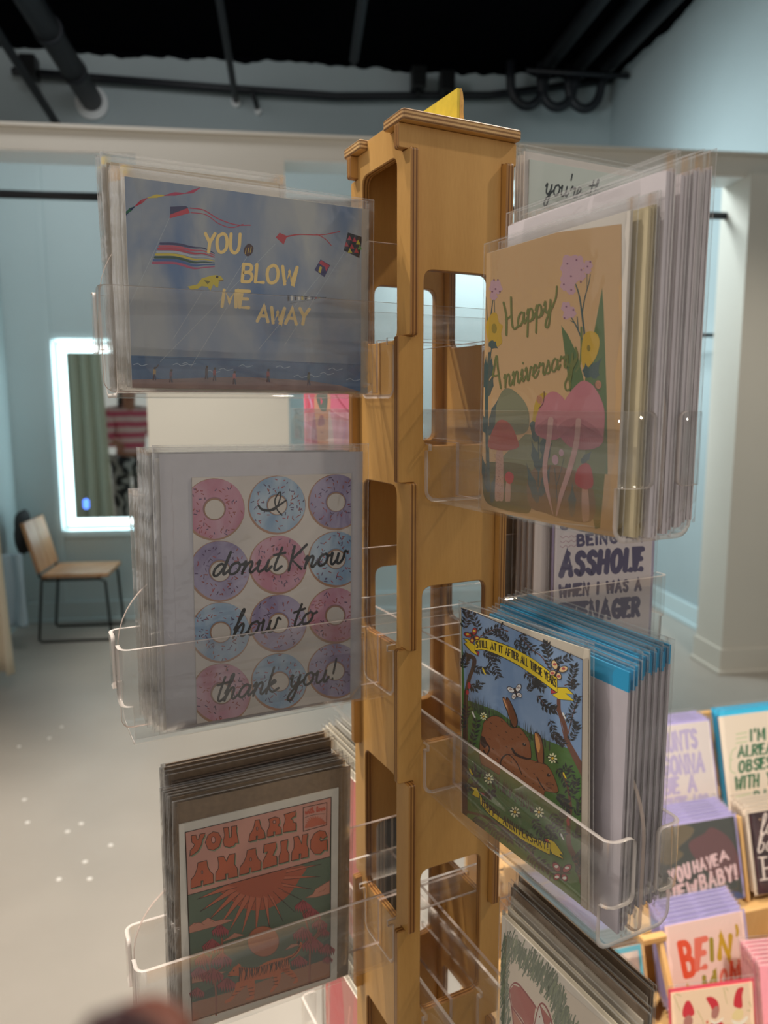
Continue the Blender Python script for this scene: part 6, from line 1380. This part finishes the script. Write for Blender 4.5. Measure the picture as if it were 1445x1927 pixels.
sj = {'chest': sj.pop('chest'), **sj, 'hem': ((0, .01, .98), (.155, .125)), 'col': ((0, .01, 1.41), .062)}
skin_body('sweater', stripes('pink_striped_knit', '#d8607a', '#f2cccb', 3.2), sj, [('chest', 'waist'), ('waist', 'hem'), ('chest', 'col'), ('chest', 'lsh'), ('lsh', 'lel'), ('lel', 'lwr'), ('chest', 'rsh'), ('rsh', 'rel'), ('rel', 'rwr')], pr)
tj = {k: (J[k][0], tuple(v*1.12+.012 for v in (J[k][1] if isinstance(J[k][1], tuple) else (J[k][1],)*2))) for k in ('pelvis', 'lhip', 'lkn', 'lan', 'rhip', 'rkn', 'ran')}
skin_body('trousers', stripes('black_and_white_print', '#26282c', '#b9b9b9', 3, 0, True), tj, [('pelvis', 'lhip'), ('lhip', 'lkn'), ('lkn', 'lan'), ('pelvis', 'rhip'), ('rhip', 'rkn'), ('rkn', 'ran')], pr)
for s in (-1, 1):
    bm = bmesh.new(); bbox(bm, .10*s-.045, .10*s+.045, -.07, .19, 0, .075, .022, 3); link('shoe', bm, mat('white_shoe', '#d9d5cf', 0.6), pr, smooth=True)
skin_body('hair', mat('dark_hair', '#1e1613', 0.6), {'top': ((0, -.01, 1.64), (.085, .09)), 'back': ((0, -.06, 1.55), (.088, .07)), 'nape': ((0, -.08, 1.42), (.09, .045)), 'end': ((0, -.10, 1.26), (.085, .03))}, [('top', 'back'), ('back', 'nape'), ('nape', 'end')], pr)
for s in (-1, 1):
    bm = bmesh.new(); bmesh.ops.create_uvsphere(bm, u_segments=10, v_segments=8, radius=.010, matrix=Matrix.Translation((.032*s, .098, 1.585))); link('eye', bm, mat('dark_eye', '#2a1d18', 0.3), pr)
bm = bmesh.new(); bbox(bm, -.022, .022, .086, .098, 1.508, 1.516, .003); link('mouth', bm, mat('lips', '#8e4a48', 0.5), pr)

Cv = Vector((CX, CY, CZ))
def cpt(px, py, d): return Cv+(_F+_R2*((px-722.5)/FPX)-_U2*((py-963.5)/FPX))*d
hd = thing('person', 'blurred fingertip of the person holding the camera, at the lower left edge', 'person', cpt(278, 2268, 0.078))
Hm = Matrix((( _R2.x, _U2.x, _F.x), (_R2.y, _U2.y, _F.y), (_R2.z, _U2.z, _F.z)))
def hv(x, y, z): return tuple(Hm @ Vector((x, y, z)))      # right, up, away from the lens
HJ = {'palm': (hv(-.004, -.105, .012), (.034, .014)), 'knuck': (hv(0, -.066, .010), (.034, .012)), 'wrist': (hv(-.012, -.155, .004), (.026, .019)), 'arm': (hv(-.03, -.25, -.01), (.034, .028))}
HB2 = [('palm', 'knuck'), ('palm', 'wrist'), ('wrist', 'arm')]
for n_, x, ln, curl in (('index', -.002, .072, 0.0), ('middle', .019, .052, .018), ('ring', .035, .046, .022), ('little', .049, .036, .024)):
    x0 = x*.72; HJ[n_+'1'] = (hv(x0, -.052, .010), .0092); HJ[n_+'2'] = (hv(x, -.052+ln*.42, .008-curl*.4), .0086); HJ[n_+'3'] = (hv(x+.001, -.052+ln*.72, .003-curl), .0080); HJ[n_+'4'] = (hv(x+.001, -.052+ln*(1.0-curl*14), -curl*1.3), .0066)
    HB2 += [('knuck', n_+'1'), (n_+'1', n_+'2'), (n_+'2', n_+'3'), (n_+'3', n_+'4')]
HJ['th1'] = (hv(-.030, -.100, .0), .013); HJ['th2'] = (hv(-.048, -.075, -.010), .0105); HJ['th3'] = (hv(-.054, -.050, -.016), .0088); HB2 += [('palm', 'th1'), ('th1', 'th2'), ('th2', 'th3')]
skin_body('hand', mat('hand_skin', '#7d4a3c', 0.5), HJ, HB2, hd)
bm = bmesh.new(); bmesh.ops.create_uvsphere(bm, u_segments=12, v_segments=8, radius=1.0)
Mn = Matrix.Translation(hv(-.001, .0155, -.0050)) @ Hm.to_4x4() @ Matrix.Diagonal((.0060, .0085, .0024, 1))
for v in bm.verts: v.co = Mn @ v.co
link('fingernail', bm, mat('dark_nail_polish', '#3a1618', 0.4), hd, smooth=True)  # maroon nail on the lens side, darker than the skin
# small white specks scattered on the shop floor at left
M_SPECK = mat('white_paper_scrap', '#f6f2ec', 0.7)
bm = bmesh.new(); rng = random.Random(12)
a = [bm.verts.new((0.009*math.cos(t)*rng.uniform(.7, 1.1), 0.009*math.sin(t)*rng.uniform(.7, 1.1), 0.0)) for t in [2*PI*i/9 for i in range(9)]]
r = bmesh.ops.extrude_face_region(bm, geom=[bm.faces.new(a)])
bmesh.ops.translate(bm, verts=[v for v in r['geom'] if isinstance(v, bmesh.types.BMVert)], vec=(0, 0, 0.0015))
speck0 = None
def floor_pt(px, py):
    d = _F+_R2*((px-722.5)/FPX)-_U2*((py-963.5)/FPX); k = (-1.45-CZ)/d.z
    return Vector((CX, CY, CZ))+d*k
for i, (px, py) in enumerate(((36, 1405), (93, 1389), (116, 1368), (46, 1505), (52, 1548), (153, 1550), (127, 1565), (208, 1591), (160, 1622), (111, 1655), (169, 1654))):
    p = floor_pt(px, py)
    if speck0 is None:
        speck0 = place(link('paper_scrap', bm, M_SPECK), p); o = speck0
    else:
        o = speck0.copy(); COL.objects.link(o); place(o, p, (0, 0, i*1.3))
    tag(o, 'tiny white paper scrap lying on the pale concrete floor at left', 'paper scrap', 'white paper scraps on the floor')
